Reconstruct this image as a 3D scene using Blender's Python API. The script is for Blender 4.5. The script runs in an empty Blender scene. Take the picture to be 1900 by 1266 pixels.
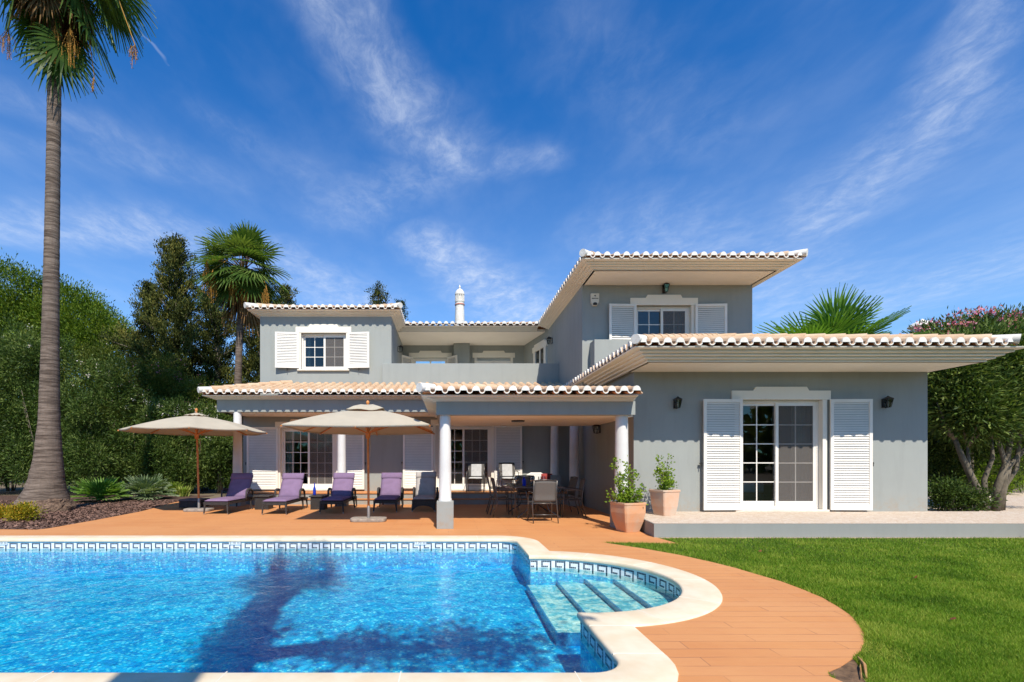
import bpy, math, random
import numpy as np
from mathutils import Vector, Matrix, noise as mnoise
from mathutils.geometry import tessellate_polygon

SC = bpy.context.scene
COL = SC.collection
R = math.radians
rng = np.random.default_rng(7)
random.seed(7)

# ------------------------------------------------------------------ camera
F = 900.0                 # focal length in photo pixels (photo 1900 wide)
VX, VY, EYE = 832.0, 855.0, 1.35
cam_d = bpy.data.cameras.new('camera')
cam = bpy.data.objects.new('camera', cam_d)
COL.objects.link(cam)
cam.location = (0, 0, EYE)
cam.rotation_euler = (R(90), 0, 0)
cam_d.sensor_width = 36
cam_d.lens = F / 1900 * 36
cam_d.shift_x = (950 - VX) / 1900
cam_d.shift_y = (VY - 633) / 1900
cam_d.clip_start = 0.05
cam_d.clip_end = 3000
SC.camera = cam

# ------------------------------------------------------------------ light
SUN_TO = Vector((0.17, -1.0, 1.17)).normalized()      # towards the sun
sd = bpy.data.lights.new('sun', 'SUN')
sd.energy = 5.0
sd.angle = R(0.5)
sd.color = (1.0, 0.925, 0.80)
sun = bpy.data.objects.new('sun', sd)
COL.objects.link(sun)
sun.rotation_euler = (-SUN_TO).to_track_quat('-Z', 'Y').to_euler()
sun.location = (5, -20, 25)

W = bpy.data.worlds.new('World')
SC.world = W
W.use_nodes = True
wt = W.node_tree
wn, wl = wt.nodes, wt.links
wn.clear()


def NN(t, typ, **kw):
    n = t.nodes.new(typ)
    for k, v in kw.items():
        setattr(n, k, v)
    return n


def math_node(t, op, a, b=None, c=None, clamp=False):
    n = t.nodes.new('ShaderNodeMath')
    n.operation = op
    n.use_clamp = clamp
    for i, v in enumerate((a, b, c)):
        if v is None:
            continue
        if isinstance(v, (int, float)):
            n.inputs[i].default_value = v
        else:
            t.links.new(v, n.inputs[i])
    return n.outputs[0]


def vmath(t, op, a, b=None, scale=None):
    n = t.nodes.new('ShaderNodeVectorMath')
    n.operation = op
    for i, v in enumerate((a, b)):
        if v is None:
            continue
        if isinstance(v, (tuple, list)):
            n.inputs[i].default_value = v
        else:
            t.links.new(v, n.inputs[i])
    if scale is not None:
        if isinstance(scale, (int, float)):
            n.inputs['Scale'].default_value = scale
        else:
            t.links.new(scale, n.inputs['Scale'])
    return n.outputs['Value'] if op in ('DOT_PRODUCT', 'LENGTH', 'DISTANCE') else n.outputs[0]


def maprange(t, v, a, b, c=0.0, d=1.0, smooth=True):
    n = t.nodes.new('ShaderNodeMapRange')
    n.interpolation_type = 'SMOOTHSTEP' if smooth else 'LINEAR'
    t.links.new(v, n.inputs[0])
    for i, x in enumerate((a, b, c, d)):
        n.inputs[i + 1].default_value = x
    return n.outputs[0]


def mixc(t, fac, a, b, blend='MIX'):
    n = t.nodes.new('ShaderNodeMix')
    n.data_type = 'RGBA'
    n.blend_type = blend
    if isinstance(fac, (int, float)):
        n.inputs[0].default_value = fac
    else:
        t.links.new(fac, n.inputs[0])
    for i, v in ((6, a), (7, b)):
        if isinstance(v, (tuple, list)):
            n.inputs[i].default_value = (*v[:3], 1)
        else:
            t.links.new(v, n.inputs[i])
    return n.outputs[2]


def noise_tex(t, vec, scale, detail=4, rough=0.55, dist=0.0, out=0):
    n = t.nodes.new('ShaderNodeTexNoise')
    n.inputs['Scale'].default_value = scale
    n.inputs['Detail'].default_value = detail
    n.inputs['Roughness'].default_value = rough
    n.inputs['Distortion'].default_value = dist
    if vec is not None:
        t.links.new(vec, n.inputs['Vector'])
    return n.outputs[out]


sky = NN(wt, 'ShaderNodeTexSky', sky_type='NISHITA')
sky.sun_disc = False
sky.sun_elevation = math.asin(SUN_TO.z)
sky.sun_rotation = math.atan2(SUN_TO.x, SUN_TO.y)
sky.altitude = 50
sky.air_density = 1.0
sky.dust_density = 0.35
sky.ozone_density = 2.5
hsv = NN(wt, 'ShaderNodeHueSaturation')
hsv.inputs['Saturation'].default_value = 1.32
wl.new(sky.outputs[0], hsv.inputs['Color'])
tc = NN(wt, 'ShaderNodeTexCoord')
sep = NN(wt, 'ShaderNodeSeparateXYZ')
wl.new(tc.outputs['Generated'], sep.inputs[0])
zz = math_node(wt, 'MAXIMUM', sep.outputs[2], 0.04)
px_ = math_node(wt, 'DIVIDE', sep.outputs[0], zz)
py_ = math_node(wt, 'DIVIDE', sep.outputs[1], zz)
comb = NN(wt, 'ShaderNodeCombineXYZ')
wl.new(px_, comb.inputs[0])
wl.new(py_, comb.inputs[1])
P0 = comb.outputs[0]            # point on a flat, high cloud layer
warp = noise_tex(wt, P0, 1.6, 4, 0.6, 0, 1)
wv = vmath(wt, 'SUBTRACT', warp, (0.5, 0.5, 0.5))
Pw = vmath(wt, 'ADD', P0, vmath(wt, 'SCALE', wv, None, 0.22))


def seg_mask(a, b, w0, w1, amp):
    """soft streak of cloud from a to b on the cloud layer"""
    ax, ay = a
    dx, dy = b[0] - ax, b[1] - ay
    L2 = dx * dx + dy * dy
    rel = vmath(wt, 'SUBTRACT', Pw, (ax, ay, 0))
    h = math_node(wt, 'DIVIDE', vmath(wt, 'DOT_PRODUCT', rel, (dx, dy, 0)), L2, clamp=True)
    near = vmath(wt, 'SCALE', (dx, dy, 0) if False else vmath(wt, 'ADD', (dx, dy, 0), (0, 0, 0)), None, h)
    d = vmath(wt, 'LENGTH', vmath(wt, 'SUBTRACT', rel, near))
    wd = math_node(wt, 'ADD', math_node(wt, 'MULTIPLY', h, w1 - w0), w0)
    q = math_node(wt, 'DIVIDE', d, wd)
    m = maprange(wt, q, 0.0, 1.0, amp, 0.0)
    return m


def cl(px, py):
    dx, dz = (px - VX) / F, (VY - py) / F
    return (dx / dz, 1 / dz)


segs = [(cl(590, -40), cl(735, 190), .15, .20, 1.0), (cl(735, 190), cl(850, 300), .19, .22, .85),
        (cl(850, 300), cl(1010, 300), .2, .12, .55), (cl(820, 310), cl(640, 400), .25, .25, .5),
        (cl(1840, 0), cl(1740, 220), .10, .24, .9), (cl(1740, 220), cl(1500, 420), .28, .34, .7),
        (cl(-150, 410), cl(330, 440), .3, .36, .8), (cl(800, 450), cl(980, 590), .25, .6, 1.0),
        (cl(500, 470), cl(650, 560), .3, .5, .75), (cl(1200, 430), cl(1500, 560), .5, .9, .45),
        (cl(420, 230), cl(620, 360), .12, .2, .22), (cl(0, 180), cl(300, 300), .12, .2, .35),
        (cl(-100, 250), cl(420, 330), .15, .15, .22), (cl(1050, 60), cl(1300, 260), .2, .3, .18),
        (cl(1560, 580), cl(1900, 480), .8, .7, .45)]
acc = None
for s in segs:
    m = seg_mask(*s)
    acc = m if acc is None else math_node(wt, 'MAXIMUM', acc, m)
mp = NN(wt, 'ShaderNodeMapping')
mp.inputs['Rotation'].default_value = (0, 0, R(28))
mp.inputs['Scale'].default_value = (3.4, 1.9, 1)
wl.new(Pw, mp.inputs['Vector'])
fib = noise_tex(wt, mp.outputs[0], 3.2, 10, 0.70, 0.3)
fine = noise_tex(wt, Pw, 14.0, 7, 0.70, 0.2)
tex = math_node(wt, 'ADD', math_node(wt, 'MULTIPLY', fib, 0.7), math_node(wt, 'MULTIPLY', fine, 0.3))
tex = maprange(wt, tex, 0.36, 0.80)
veil = maprange(wt, sep.outputs[2], 0.0, 0.66, 0.50, 0.0)
base_h = maprange(wt, noise_tex(wt, mp.outputs[0], 0.8, 5, 0.6), 0.35, 0.85, 0.0, 0.16)
dens = math_node(wt, 'ADD', math_node(wt, 'MULTIPLY', acc, math_node(wt, 'ADD', math_node(wt, 'MULTIPLY', tex, 0.80), 0.20)),
                 math_node(wt, 'ADD', math_node(wt, 'MULTIPLY', base_h, 0.9), veil), clamp=True)
# a faint vapour trail
tr = seg_mask(cl(258, 62), cl(330, 135), .006, .010, .45)
dens = math_node(wt, 'MAXIMUM', math_node(wt, 'MULTIPLY', dens, 0.58), math_node(wt, 'MULTIPLY', tr, 0.5))
dens = math_node(wt, 'MULTIPLY', dens, maprange(wt, sep.outputs[2], 0.0, 0.12))
skyc = mixc(wt, 1.0, hsv.outputs[0], (0.38, 1.04, 1.38), 'MULTIPLY')
final = mixc(wt, dens, skyc, (6.3, 6.9, 7.9))
bg = NN(wt, 'ShaderNodeBackground')
bg.inputs['Strength'].default_value = 0.108
wl.new(final, bg.inputs['Color'])
wo = NN(wt, 'ShaderNodeOutputWorld')
wl.new(bg.outputs[0], wo.inputs[0])

SC.view_settings.view_transform = 'Standard'
SC.view_settings.look = 'None'
SC.view_settings.exposure = 0.34
SC.view_settings.gamma = 1.0
SC.cycles.max_bounces = 12
SC.cycles.diffuse_bounces = 8
SC.cycles.transparent_max_bounces = 16
SC.cycles.caustics_reflective = False
SC.cycles.caustics_refractive = False
SC.cycles.sample_clamp_indirect = 10
SC.cycles.use_denoising = True


# ------------------------------------------------------------------ helpers
def PX(px, D):
    return (px - VX) * D / F


def PZ(py, D):
    return EYE - (py - VY) * D / F


def gnd(px, py, z=0.0):
    D = (EYE - z) * F / (py - VY)
    return ((px - VX) * D / F, D)


class MB:
    def __init__(s):
        s.v, s.f, s.c, s.m, s.r = [], [], [], [], []
        s.n = 0

    def add(s, verts, faces, m=0, rnd=None):
        verts = np.asarray(verts, dtype=np.float32).reshape(-1, 3)
        k = len(faces)
        if k == 0:
            return
        if isinstance(faces, np.ndarray):
            s.f.append((faces + s.n).astype(np.int32).ravel())
            s.c.append(np.full(k, faces.shape[1], np.int32))
        else:
            s.f.append(np.array([i + s.n for fc in faces for i in fc], np.int32))
            s.c.append(np.array([len(fc) for fc in faces], np.int32))
        s.v.append(verts)
        s.m.append(np.full(k, m, np.int32) if np.isscalar(m) else np.asarray(m, np.int32))
        if rnd is None:
            rnd = float(rng.random())
        s.r.append(np.full(k, rnd, np.float32) if np.isscalar(rnd) else np.asarray(rnd, np.float32))
        s.n += len(verts)

    def box(s, x0, x1, y0, y1, z0, z1, m=0, rnd=None):
        v = [(x0, y0, z0), (x1, y0, z0), (x1, y1, z0), (x0, y1, z0), (x0, y0, z1), (x1, y0, z1), (x1, y1, z1), (x0, y1, z1)]
        s.add(v, [(0, 3, 2, 1), (4, 5, 6, 7), (0, 1, 5, 4), (1, 2, 6, 5), (2, 3, 7, 6), (3, 0, 4, 7)], m, rnd)

    def obox(s, c, size, rot=None, m=0, rnd=None, taper=1.0):
        hx, hy, hz = size[0] / 2, size[1] / 2, size[2] / 2
        v = []
        for z, k in ((-hz, taper), (hz, 1.0)):
            for x, y in ((-hx, -hy), (hx, -hy), (hx, hy), (-hx, hy)):
                p = Vector((x * k, y * k, z))
                if rot is not None:
                    p = rot @ p
                v.append(p + Vector(c))
        s.add(v, [(0, 3, 2, 1), (4, 5, 6, 7), (0, 1, 5, 4), (1, 2, 6, 5), (2, 3, 7, 6), (3, 0, 4, 7)], m, rnd)

    def bar(s, a, b, w, h, m=0, rnd=None):
        a, b = Vector(a), Vector(b)
        d = b - a
        rot = d.to_track_quat('X', 'Z').to_matrix()
        s.obox((a + b) / 2, (d.length, w, h), rot, m, rnd)

    def tube(s, pts, rad, n=8, m=0, caps=True, rnd=None):
        pts = [Vector(p) for p in pts]
        k = len(pts)
        if np.isscalar(rad):
            rad = [rad] * k
        V = []
        up = Vector((0.0137, 0.021, 1)).normalized()
        prev = None
        for i in range(k):
            t = (pts[min(i + 1, k - 1)] - pts[max(i - 1, 0)])
            t = t.normalized() if t.length > 1e-9 else Vector((0, 0, 1))
            if prev is None:
                a = t.cross(up if abs(t.dot(up)) < 0.97 else Vector((1, 0, 0))).normalized()
            else:
                a = (prev - t * prev.dot(t)).normalized()
            prev = a
            b = t.cross(a)
            for j in range(n):
                th = 2 * math.pi * j / n
                V.append(pts[i] + (a * math.cos(th) + b * math.sin(th)) * rad[i])
        Fc = []
        for i in range(k - 1):
            for j in range(n):
                j2 = (j + 1) % n
                Fc.append((i * n + j, i * n + j2, (i + 1) * n + j2, (i + 1) * n + j))
        if caps:
            Fc.append(tuple(range(n - 1, -1, -1)))
            Fc.append(tuple((k - 1) * n + j for j in range(n)))
        s.add(V, Fc, m, rnd)

    def lathe(s, prof, c=(0, 0, 0), n=20, m=0, rnd=None, sx=1, sy=1, rot=0.0):
        V = []
        for r, z in prof:
            for j in range(n):
                th = 2 * math.pi * j / n + rot
                V.append((c[0] + r * math.cos(th) * sx, c[1] + r * math.sin(th) * sy, c[2] + z))
        Fc = []
        k = len(prof)
        for i in range(k - 1):
            for j in range(n):
                j2 = (j + 1) % n
                Fc.append((i * n + j, i * n + j2, (i + 1) * n + j2, (i + 1) * n + j))
        Fc.append(tuple(range(n - 1, -1, -1)))
        Fc.append(tuple((k - 1) * n + j for j in range(n)))
        s.add(V, Fc, m, rnd)

    def prism(s, poly, z0, z1, m=0, rnd=None, axis='z'):
        n = len(poly)
        if axis == 'z':
            V = [(x, y, z0) for x, y in poly] + [(x, y, z1) for x, y in poly]
        elif axis == 'y':
            V = [(x, z0, y) for x, y in poly] + [(x, z1, y) for x, y in poly]
        else:
            V = [(z0, x, y) for x, y in poly] + [(z1, x, y) for x, y in poly]
        Fc = [tuple(range(n))[::-1], tuple(range(n, 2 * n))] + [(i, (i + 1) % n, n + (i + 1) % n, n + i) for i in range(n)]
        s.add(V, Fc, m, rnd)

    def build(s, name, mats, parent=None, smooth=False, bevel=0.0, auto=None):
        me = bpy.data.meshes.new(name)
        o = bpy.data.objects.new(name, me)
        if s.n:
            v = np.concatenate(s.v)
            q = parent
            while q is not None:
                if '_org' in q:
                    v = v - np.array(q['_org'], np.float32)
                q = q.parent
            f = np.concatenate(s.f)
            c = np.concatenate(s.c)
            me.vertices.add(len(v))
            me.vertices.foreach_set('co', v.ravel())
            me.loops.add(len(f))
            me.loops.foreach_set('vertex_index', f)
            me.polygons.add(len(c))
            st = np.zeros(len(c), np.int32)
            st[1:] = np.cumsum(c)[:-1]
            me.polygons.foreach_set('loop_start', st)
            me.polygons.foreach_set('loop_total', c)
            me.polygons.foreach_set('material_index', np.concatenate(s.m))
            me.update(calc_edges=True)
            me.validate()
            a = me.attributes.new('rnd', 'FLOAT', 'FACE')
            rr = np.concatenate(s.r)
            if len(rr) == len(me.polygons):
                a.data.foreach_set('value', rr)
            me.polygons.foreach_set('use_smooth', np.full(len(me.polygons), bool(smooth)))
        for mt in (mats if isinstance(mats, (list, tuple)) else [mats]):
            me.materials.append(mt)
        COL.objects.link(o)
        if parent is not None:
            o.parent = parent
        if bevel:
            b = o.modifiers.new('bevel', 'BEVEL')
            b.width = bevel
            b.segments = 2
            b.limit_method = 'ANGLE'
        if auto:
            try:
                me.set_sharp_from_angle(angle=R(auto))
            except Exception:
                pass
        return o


def tag(o, label=None, cat=None, group=None, kind=None):
    if label:
        o['label'] = label
    if cat:
        o['category'] = cat
    if group:
        o['group'] = group
    if kind:
        o['kind'] = kind
    return o


def thing(name, label, cat, loc=(0, 0, 0), rz=0.0, group=None, world=False):
    """an Empty at the base; world=True: its parts are given in world coordinates"""
    o = bpy.data.objects.new(name, None)
    o.empty_display_size = 0.2
    COL.objects.link(o)
    o.location = loc
    o.rotation_euler = (0, 0, rz)
    if world:
        o['_org'] = tuple(float(x) for x in loc)
    return tag(o, label, cat, group)


def copy_tree(o, parent=None):
    c = o.copy()
    COL.objects.link(c)
    if parent is not None:
        c.parent = parent
    for ch in list(o.children):
        copy_tree(ch, c)
    return c


# ------------------------------------------------------------------ materials
def mat_new(name):
    m = bpy.data.materials.new(name)
    m.use_nodes = True
    t = m.node_tree
    b = t.nodes['Principled BSDF']
    return m, t, b


def coords(t, kind='Object'):
    return NN(t, 'ShaderNodeTexCoord').outputs[kind]


def M(name, c1, c2=None, rough=0.6, scale=3.0, bump=0.0, bscale=40.0, spec=0.3, metal=0.0, rnd=0.0, detail=5, bdist=0.02, trans=0.0):
    m, t, b = mat_new(name)
    b.inputs['Roughness'].default_value = rough
    b.inputs['Specular IOR Level'].default_value = spec
    b.inputs['Metallic'].default_value = metal
    v = coords(t)
    if c2 is None:
        c2 = tuple(x * 0.86 for x in c1)
    n = noise_tex(t, v, scale, detail, 0.6)
    fac = maprange(t, n, 0.3, 0.7)
    if rnd > 0:
        at = NN(t, 'ShaderNodeAttribute', attribute_name='rnd')
        fac = math_node(t, 'ADD', math_node(t, 'MULTIPLY', fac, 1 - rnd), math_node(t, 'MULTIPLY', at.outputs['Fac'], rnd))
    col = mixc(t, fac, c1, c2)
    t.links.new(col, b.inputs['Base Color'])
    if bump:
        bp = NN(t, 'ShaderNodeBump')
        bp.inputs['Strength'].default_value = bump
        bp.inputs['Distance'].default_value = bdist
        t.links.new(noise_tex(t, v, bscale, 6, 0.65), bp.inputs['Height'])
        t.links.new(bp.outputs[0], b.inputs['Normal'])
    return m


def leaf_mat(name, dark, mid, lite, trans=0.3, rough=0.5, spec=0.16):
    m, t, b = mat_new(name)
    at = NN(t, 'ShaderNodeAttribute', attribute_name='rnd')
    cr = NN(t, 'ShaderNodeValToRGB')
    cr.color_ramp.elements[0].color = (*dark, 1)
    cr.color_ramp.elements[1].color = (*lite, 1)
    e = cr.color_ramp.elements.new(0.55)
    e.color = (*mid, 1)
    t.links.new(at.outputs['Fac'], cr.inputs[0])
    t.links.new(cr.outputs[0], b.inputs['Base Color'])
    b.inputs['Roughness'].default_value = rough
    b.inputs['Specular IOR Level'].default_value = spec
    tr = NN(t, 'ShaderNodeBsdfTranslucent')
    tcol = mixc(t, 1.0, cr.outputs[0], (1.5, 1.6, 0.7), 'MULTIPLY')
    t.links.new(tcol, tr.inputs['Color'])
    mx = NN(t, 'ShaderNodeMixShader')
    mx.inputs[0].default_value = trans
    t.links.new(b.outputs[0], mx.inputs[1])
    t.links.new(tr.outputs[0], mx.inputs[2])
    t.links.new(mx.outputs[0], t.nodes['Material Output'].inputs[0])
    return m


def plaster(name, c, stain=0.12, splash=False):
    m, t, b = mat_new(name)
    v = coords(t)
    n1 = maprange(t, noise_tex(t, v, 0.7, 5, 0.6), 0.3, 0.72)
    mp = NN(t, 'ShaderNodeMapping')
    mp.inputs['Scale'].default_value = (3.0, 3.0, 0.45)
    t.links.new(v, mp.inputs['Vector'])
    n2 = maprange(t, noise_tex(t, mp.outputs[0], 1.6, 6, 0.65), 0.42, 0.75)
    col = mixc(t, n1, c, tuple(x * 0.93 for x in c))
    col = mixc(t, math_node(t, 'MULTIPLY', n2, stain), col, tuple(x * 0.62 for x in c))
    # rain-splashed dirt low on the walls and small scattered scuffs
    sx_ = NN(t, 'ShaderNodeSeparateXYZ')
    t.links.new(v, sx_.inputs[0])
    low = maprange(t, sx_.outputs[2], 0.22, 0.75, 1.0, 0.0)
    sp = maprange(t, noise_tex(t, v, 5.5, 7, 0.7), 0.42, 0.72)
    col = mixc(t, math_node(t, 'MULTIPLY', math_node(t, 'MULTIPLY', low, sp), 0.55 if splash else 0.0), col, (0.33, 0.24, 0.16))
    sc_ = maprange(t, noise_tex(t, v, 2.6, 9, 0.75), 0.60, 0.72)
    col = mixc(t, math_node(t, 'MULTIPLY', sc_, 0.16), col, tuple(min(1, x * 1.25) for x in c))
    t.links.new(col, b.inputs['Base Color'])
    b.inputs['Roughness'].default_value = 0.85
    b.inputs['Specular IOR Level'].default_value = 0.15
    bp = NN(t, 'ShaderNodeBump')
    bp.inputs['Strength'].default_value = 0.25
    bp.inputs['Distance'].default_value = 0.006
    t.links.new(noise_tex(t, v, 90, 5, 0.7), bp.inputs['Height'])
    t.links.new(bp.outputs[0], b.inputs['Normal'])
    return m


GREY = plaster('grey_plaster', (0.305, 0.322, 0.308), 0.20, True)
CREAM = plaster('white_moulding', (0.78, 0.73, 0.64), 0.06)
CEIL = plaster('ceiling_paint', (0.84, 0.79, 0.71), 0.04)
WHITE = M('white_paint', (0.76, 0.725, 0.67), (0.70, 0.665, 0.61), rough=0.45, scale=2, spec=0.35)
COLWHITE = M('column_white', (0.67, 0.66, 0.64), (0.60, 0.585, 0.565), rough=0.6, scale=2.5, bump=0.1, bscale=60)
LIMEW = M('limewash', (0.78, 0.77, 0.74), (0.60, 0.56, 0.49), rough=0.8, scale=9, rnd=0.3)
BLACK = M('black_metal', (0.02, 0.02, 0.022), (0.035, 0.033, 0.03), rough=0.45, scale=20)
TERRA = M('terracotta_tile', (0.62, 0.485, 0.335), (0.50, 0.315, 0.190), rough=0.85, scale=7, rnd=0.55, bump=0.2, bscale=70)
_t = TERRA.node_tree
_b = _t.nodes['Principled BSDF']
_src = _b.inputs['Base Color'].links[0].from_socket
_v = coords(_t)
_l = maprange(_t, noise_tex(_t, _v, 3.3, 8, 0.72), 0.52, 0.70)
_c = mixc(_t, math_node(_t, 'MULTIPLY', _l, 0.45), _src, (0.30, 0.235, 0.17))
_l2 = maprange(_t, noise_tex(_t, _v, 9.0, 6, 0.7), 0.60, 0.70)
_c = mixc(_t, math_node(_t, 'MULTIPLY', _l2, 0.4), _c, (0.66, 0.60, 0.47))
_t.links.new(_c, _b.inputs['Base Color'])
CHANNELSHADE = M('painted_channel_shade', (.10, .062, .045), (.05, .032, .025), rough=1, scale=30)  # dark brown paints the shade inside the open tile channels
TERRAD = M('terracotta_underside', (0.66, 0.31, 0.13), (0.50, 0.22, 0.09), rough=0.9, scale=7, rnd=0.5)
SILL = M('sill_stone', (0.72, 0.68, 0.60), (0.62, 0.56, 0.47), rough=0.5, scale=8)


def glass_mat(name, tint=(0.75, 0.8, 0.8), rough=0.01):
    m, t, b = mat_new(name)
    t.nodes.remove(b)
    tr = NN(t, 'ShaderNodeBsdfTransparent')
    tr.inputs[0].default_value = (*tint, 1)
    gl = NN(t, 'ShaderNodeBsdfGlossy')
    gl.inputs['Roughness'].default_value = rough
    fr = NN(t, 'ShaderNodeFresnel')
    fr.inputs['IOR'].default_value = 1.75
    mx = NN(t, 'ShaderNodeMixShader')
    t.links.new(fr.outputs[0], mx.inputs[0])
    t.links.new(tr.outputs[0], mx.inputs[1])
    t.links.new(gl.outputs[0], mx.inputs[2])
    t.links.new(mx.outputs[0], t.nodes['Material Output'].inputs[0])
    return m


GLASS = glass_mat('window_glass', (0.80, 0.84, 0.82))
SCREEN = glass_mat('insect_screen', (0.30, 0.31, 0.30), 0.35)
CURTAIN = M('curtain', (0.62, 0.58, 0.5), (0.5, 0.46, 0.4), rough=0.9, scale=3)
ROOM = M('room_paint', (0.66, 0.62, 0.54), rough=0.9)
ROOMFLOOR = M('room_floor', (0.36, 0.25, 0.17), rough=0.5)

# ------------------------------------------------------------------ ground, deck, pool
def flat_poly(mb, outer, holes=(), z=0.0, m=0, rnd=0.5):
    loops = [[Vector((x, y, 0)) for x, y in outer]] + [[Vector((x, y, 0)) for x, y in h] for h in holes]
    tris = tessellate_polygon(loops)
    pts = [p for l in loops for p in l]
    V = [(p.x, p.y, z) for p in pts]
    Fc = []
    for t in tris:
        a, b, c = (pts[i] for i in t)
        cr = (b - a).cross(c - a).z
        if abs(cr) < 1e-9:
            continue
        Fc.append(tuple(t) if cr > 0 else tuple(reversed(t)))
    mb.add(V, Fc, m, rnd)


PXW, YB, YF, XL = 1.16, 8.32, 3.05, -10.5       # pool: right wall, back, front, left end
BC, BR = (1.255, 5.56), 1.30                    # centre and radius of the rounded bay


def outline(off):
    pts = [(XL - off, YB + off)]
    for x in np.linspace(XL + 1, 0.6, 18):
        pts.append((x, YB + off))
    for a in np.linspace(90, 0, 9):
        pts.append((0.86 + (0.3 + off) * math.cos(R(a)), 8.02 + (0.3 + off) * math.sin(R(a))))
    x = PXW + off
    r = BR + off
    dy = math.sqrt(r * r - (x - BC[0]) ** 2)
    pts.append((x, 7.55))
    a0 = math.degrees(math.atan2(dy, x - BC[0]))
    for a in np.linspace(a0, -a0, 49):
        pts.append((BC[0] + r * math.cos(R(a)), BC[1] + r * math.sin(R(a))))
    pts.append((x, 3.62))
    for a in np.linspace(0, -90, 9):
        pts.append((0.91 + (0.25 + off) * math.cos(R(a)), 3.30 + (0.25 + off) * math.sin(R(a))))
    for x in np.linspace(0.6, XL + 1, 18):
        pts.append((x, YF - off))
    pts.append((XL - off, YF - off))
    return pts


def strip(mb, loops, m=0, close=True, rnd=None, flip=False):
    """loops: list of (points2d, z) with equal counts"""
    n = len(loops[0][0])
    V = [(x, y, z) for pts, z in loops for x, y in pts]
    Fc = []
    for i in range(len(loops) - 1):
        for j in range(n if close else n - 1):
            k = (j + 1) % n
            q = (i * n + j, i * n + k, (i + 1) * n + k, (i + 1) * n + j)
            Fc.append(q[::-1] if flip else q)
    mb.add(V, Fc, m, rnd)


DECK_R = [gnd(*p) for p in [(1565, 1266), (1542, 1256), (1535.8, 1247), (1560, 1237), (1582, 1222), (1597, 1207), (1604, 1190.5), (1603, 1176), (1594.7, 1161), (1580, 1143), (1556.8, 1127),
                            (1526, 1109), (1489.5, 1093.7), (1450, 1079), (1405, 1066), (1365, 1054), (1321, 1043), (1262, 1030), (1194.7, 1018), (1114.7, 1006)]]
DECK_L = [gnd(*p) for p in [(296, 940), (260, 949.4), (200, 960.8), (178, 965), (123, 974.7), (90, 980.5), (68, 983), (0, 982.3)]]
deck_outer = [(-14, 0.6), (2.55, 0.6)] + DECK_R + [gnd(1258, 1008.6), (3.66, 8.50), (3.66, 9.5), (4.3, 9.5), (4.3, 15.6), (-6.7, 15.6), (-6.7, 16.6), (-9.15, 16.6)] + DECK_L + [(-14, 9.6)]
hole = [(XL - .33, YB + .33), (XL - .33, YF - .33)] + [p for p in outline(0.33)[::-1]][1:-1]

# deck: stamped terracotta planks
m, t, b = mat_new('terracotta_deck')
v = coords(t)
br = NN(t, 'ShaderNodeTexBrick')
br.offset = 0.5
for k, val in (('Scale', 1.0), ('Mortar Size', 0.0045), ('Mortar Smooth', 0.3), ('Brick Width', 1.15), ('Row Height', 0.145), ('Bias', 0.0)):
    br.inputs[k].default_value = val
br.inputs['Color1'].default_value = (0, 0, 0, 1)
br.inputs['Color2'].default_value = (1, 1, 1, 1)
br.inputs['Mortar'].default_value = (.5, .5, .5, 1)
wob = noise_tex(t, v, 2.5, 3, 0.5, 0, 1)
v2 = vmath(t, 'ADD', v, vmath(t, 'SCALE', vmath(t, 'SUBTRACT', wob, (.5, .5, .5)), None, 0.02))
t.links.new(v2, br.inputs['Vector'])
n1 = maprange(t, noise_tex(t, v, 0.9, 6, 0.65), 0.3, 0.7)
mpg = NN(t, 'ShaderNodeMapping')
mpg.inputs['Scale'].default_value = (1.5, 22, 1)
t.links.new(v, mpg.inputs[0])
gr = maprange(t, noise_tex(t, mpg.outputs[0], 2.0, 6, 0.7), 0.35, 0.75)
col = mixc(t, n1, (0.58, 0.265, 0.098), (0.52, 0.220, 0.080))
col = mixc(t, math_node(t, 'MULTIPLY', br.outputs['Color'], 0.45), col, (0.60, 0.30, 0.13))
col = mixc(t, math_node(t, 'MULTIPLY', gr, 0.32), col, (0.54, 0.21, 0.085))
brk = maprange(t, noise_tex(t, v, 2.2, 3, 0.5), 0.42, 0.62)
mort = math_node(t, 'MULTIPLY', br.outputs['Fac'], math_node(t, 'ADD', math_node(t, 'MULTIPLY', brk, 0.6), 0.25))
col = mixc(t, mort, col, (0.30, 0.13, 0.07))
spot = maprange(t, noise_tex(t, v, 14, 3, 0.5), 0.70, 0.76)
col = mixc(t, math_node(t, 'MULTIPLY', spot, 0.25), col, (0.36, 0.18, 0.10))
t.links.new(col, b.inputs['Base Color'])
b.inputs['Roughness'].default_value = 0.62
b.inputs['Specular IOR Level'].default_value = 0.25
bp = NN(t, 'ShaderNodeBump')
bp.inputs['Strength'].default_value = 0.5
bp.inputs['Distance'].default_value = 0.006
hh = math_node(t, 'SUBTRACT', math_node(t, 'MULTIPLY', gr, 0.35), br.outputs['Fac'])
t.links.new(hh, bp.inputs['Height'])
t.links.new(bp.outputs[0], b.inputs['Normal'])
DECKM = m

COPING = M('coping_stone', (0.73, 0.63, 0.48), (0.64, 0.51, 0.34), rough=0.7, scale=3.4, bump=0.12, bscale=60, rnd=0.25)
EARTH = M('dry_earth', (0.20, 0.15, 0.10), (0.12, 0.10, 0.06), rough=0.95, scale=1.5, bump=0.4, bscale=12)
LAWNSOIL = M('lawn_soil', (0.060, 0.085, 0.014), (0.045, 0.062, 0.014), rough=0.95, scale=2.2)
MULCH = M('bark_mulch', (0.13, 0.075, 0.055), (0.055, 0.032, 0.025), rough=0.95, scale=22, bump=0.9, bscale=45, detail=8, bdist=0.03)
CHIP = M('bark_chip', (0.26, 0.15, 0.11), (0.07, 0.04, 0.03), rough=0.9, scale=30, rnd=0.85)

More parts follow.
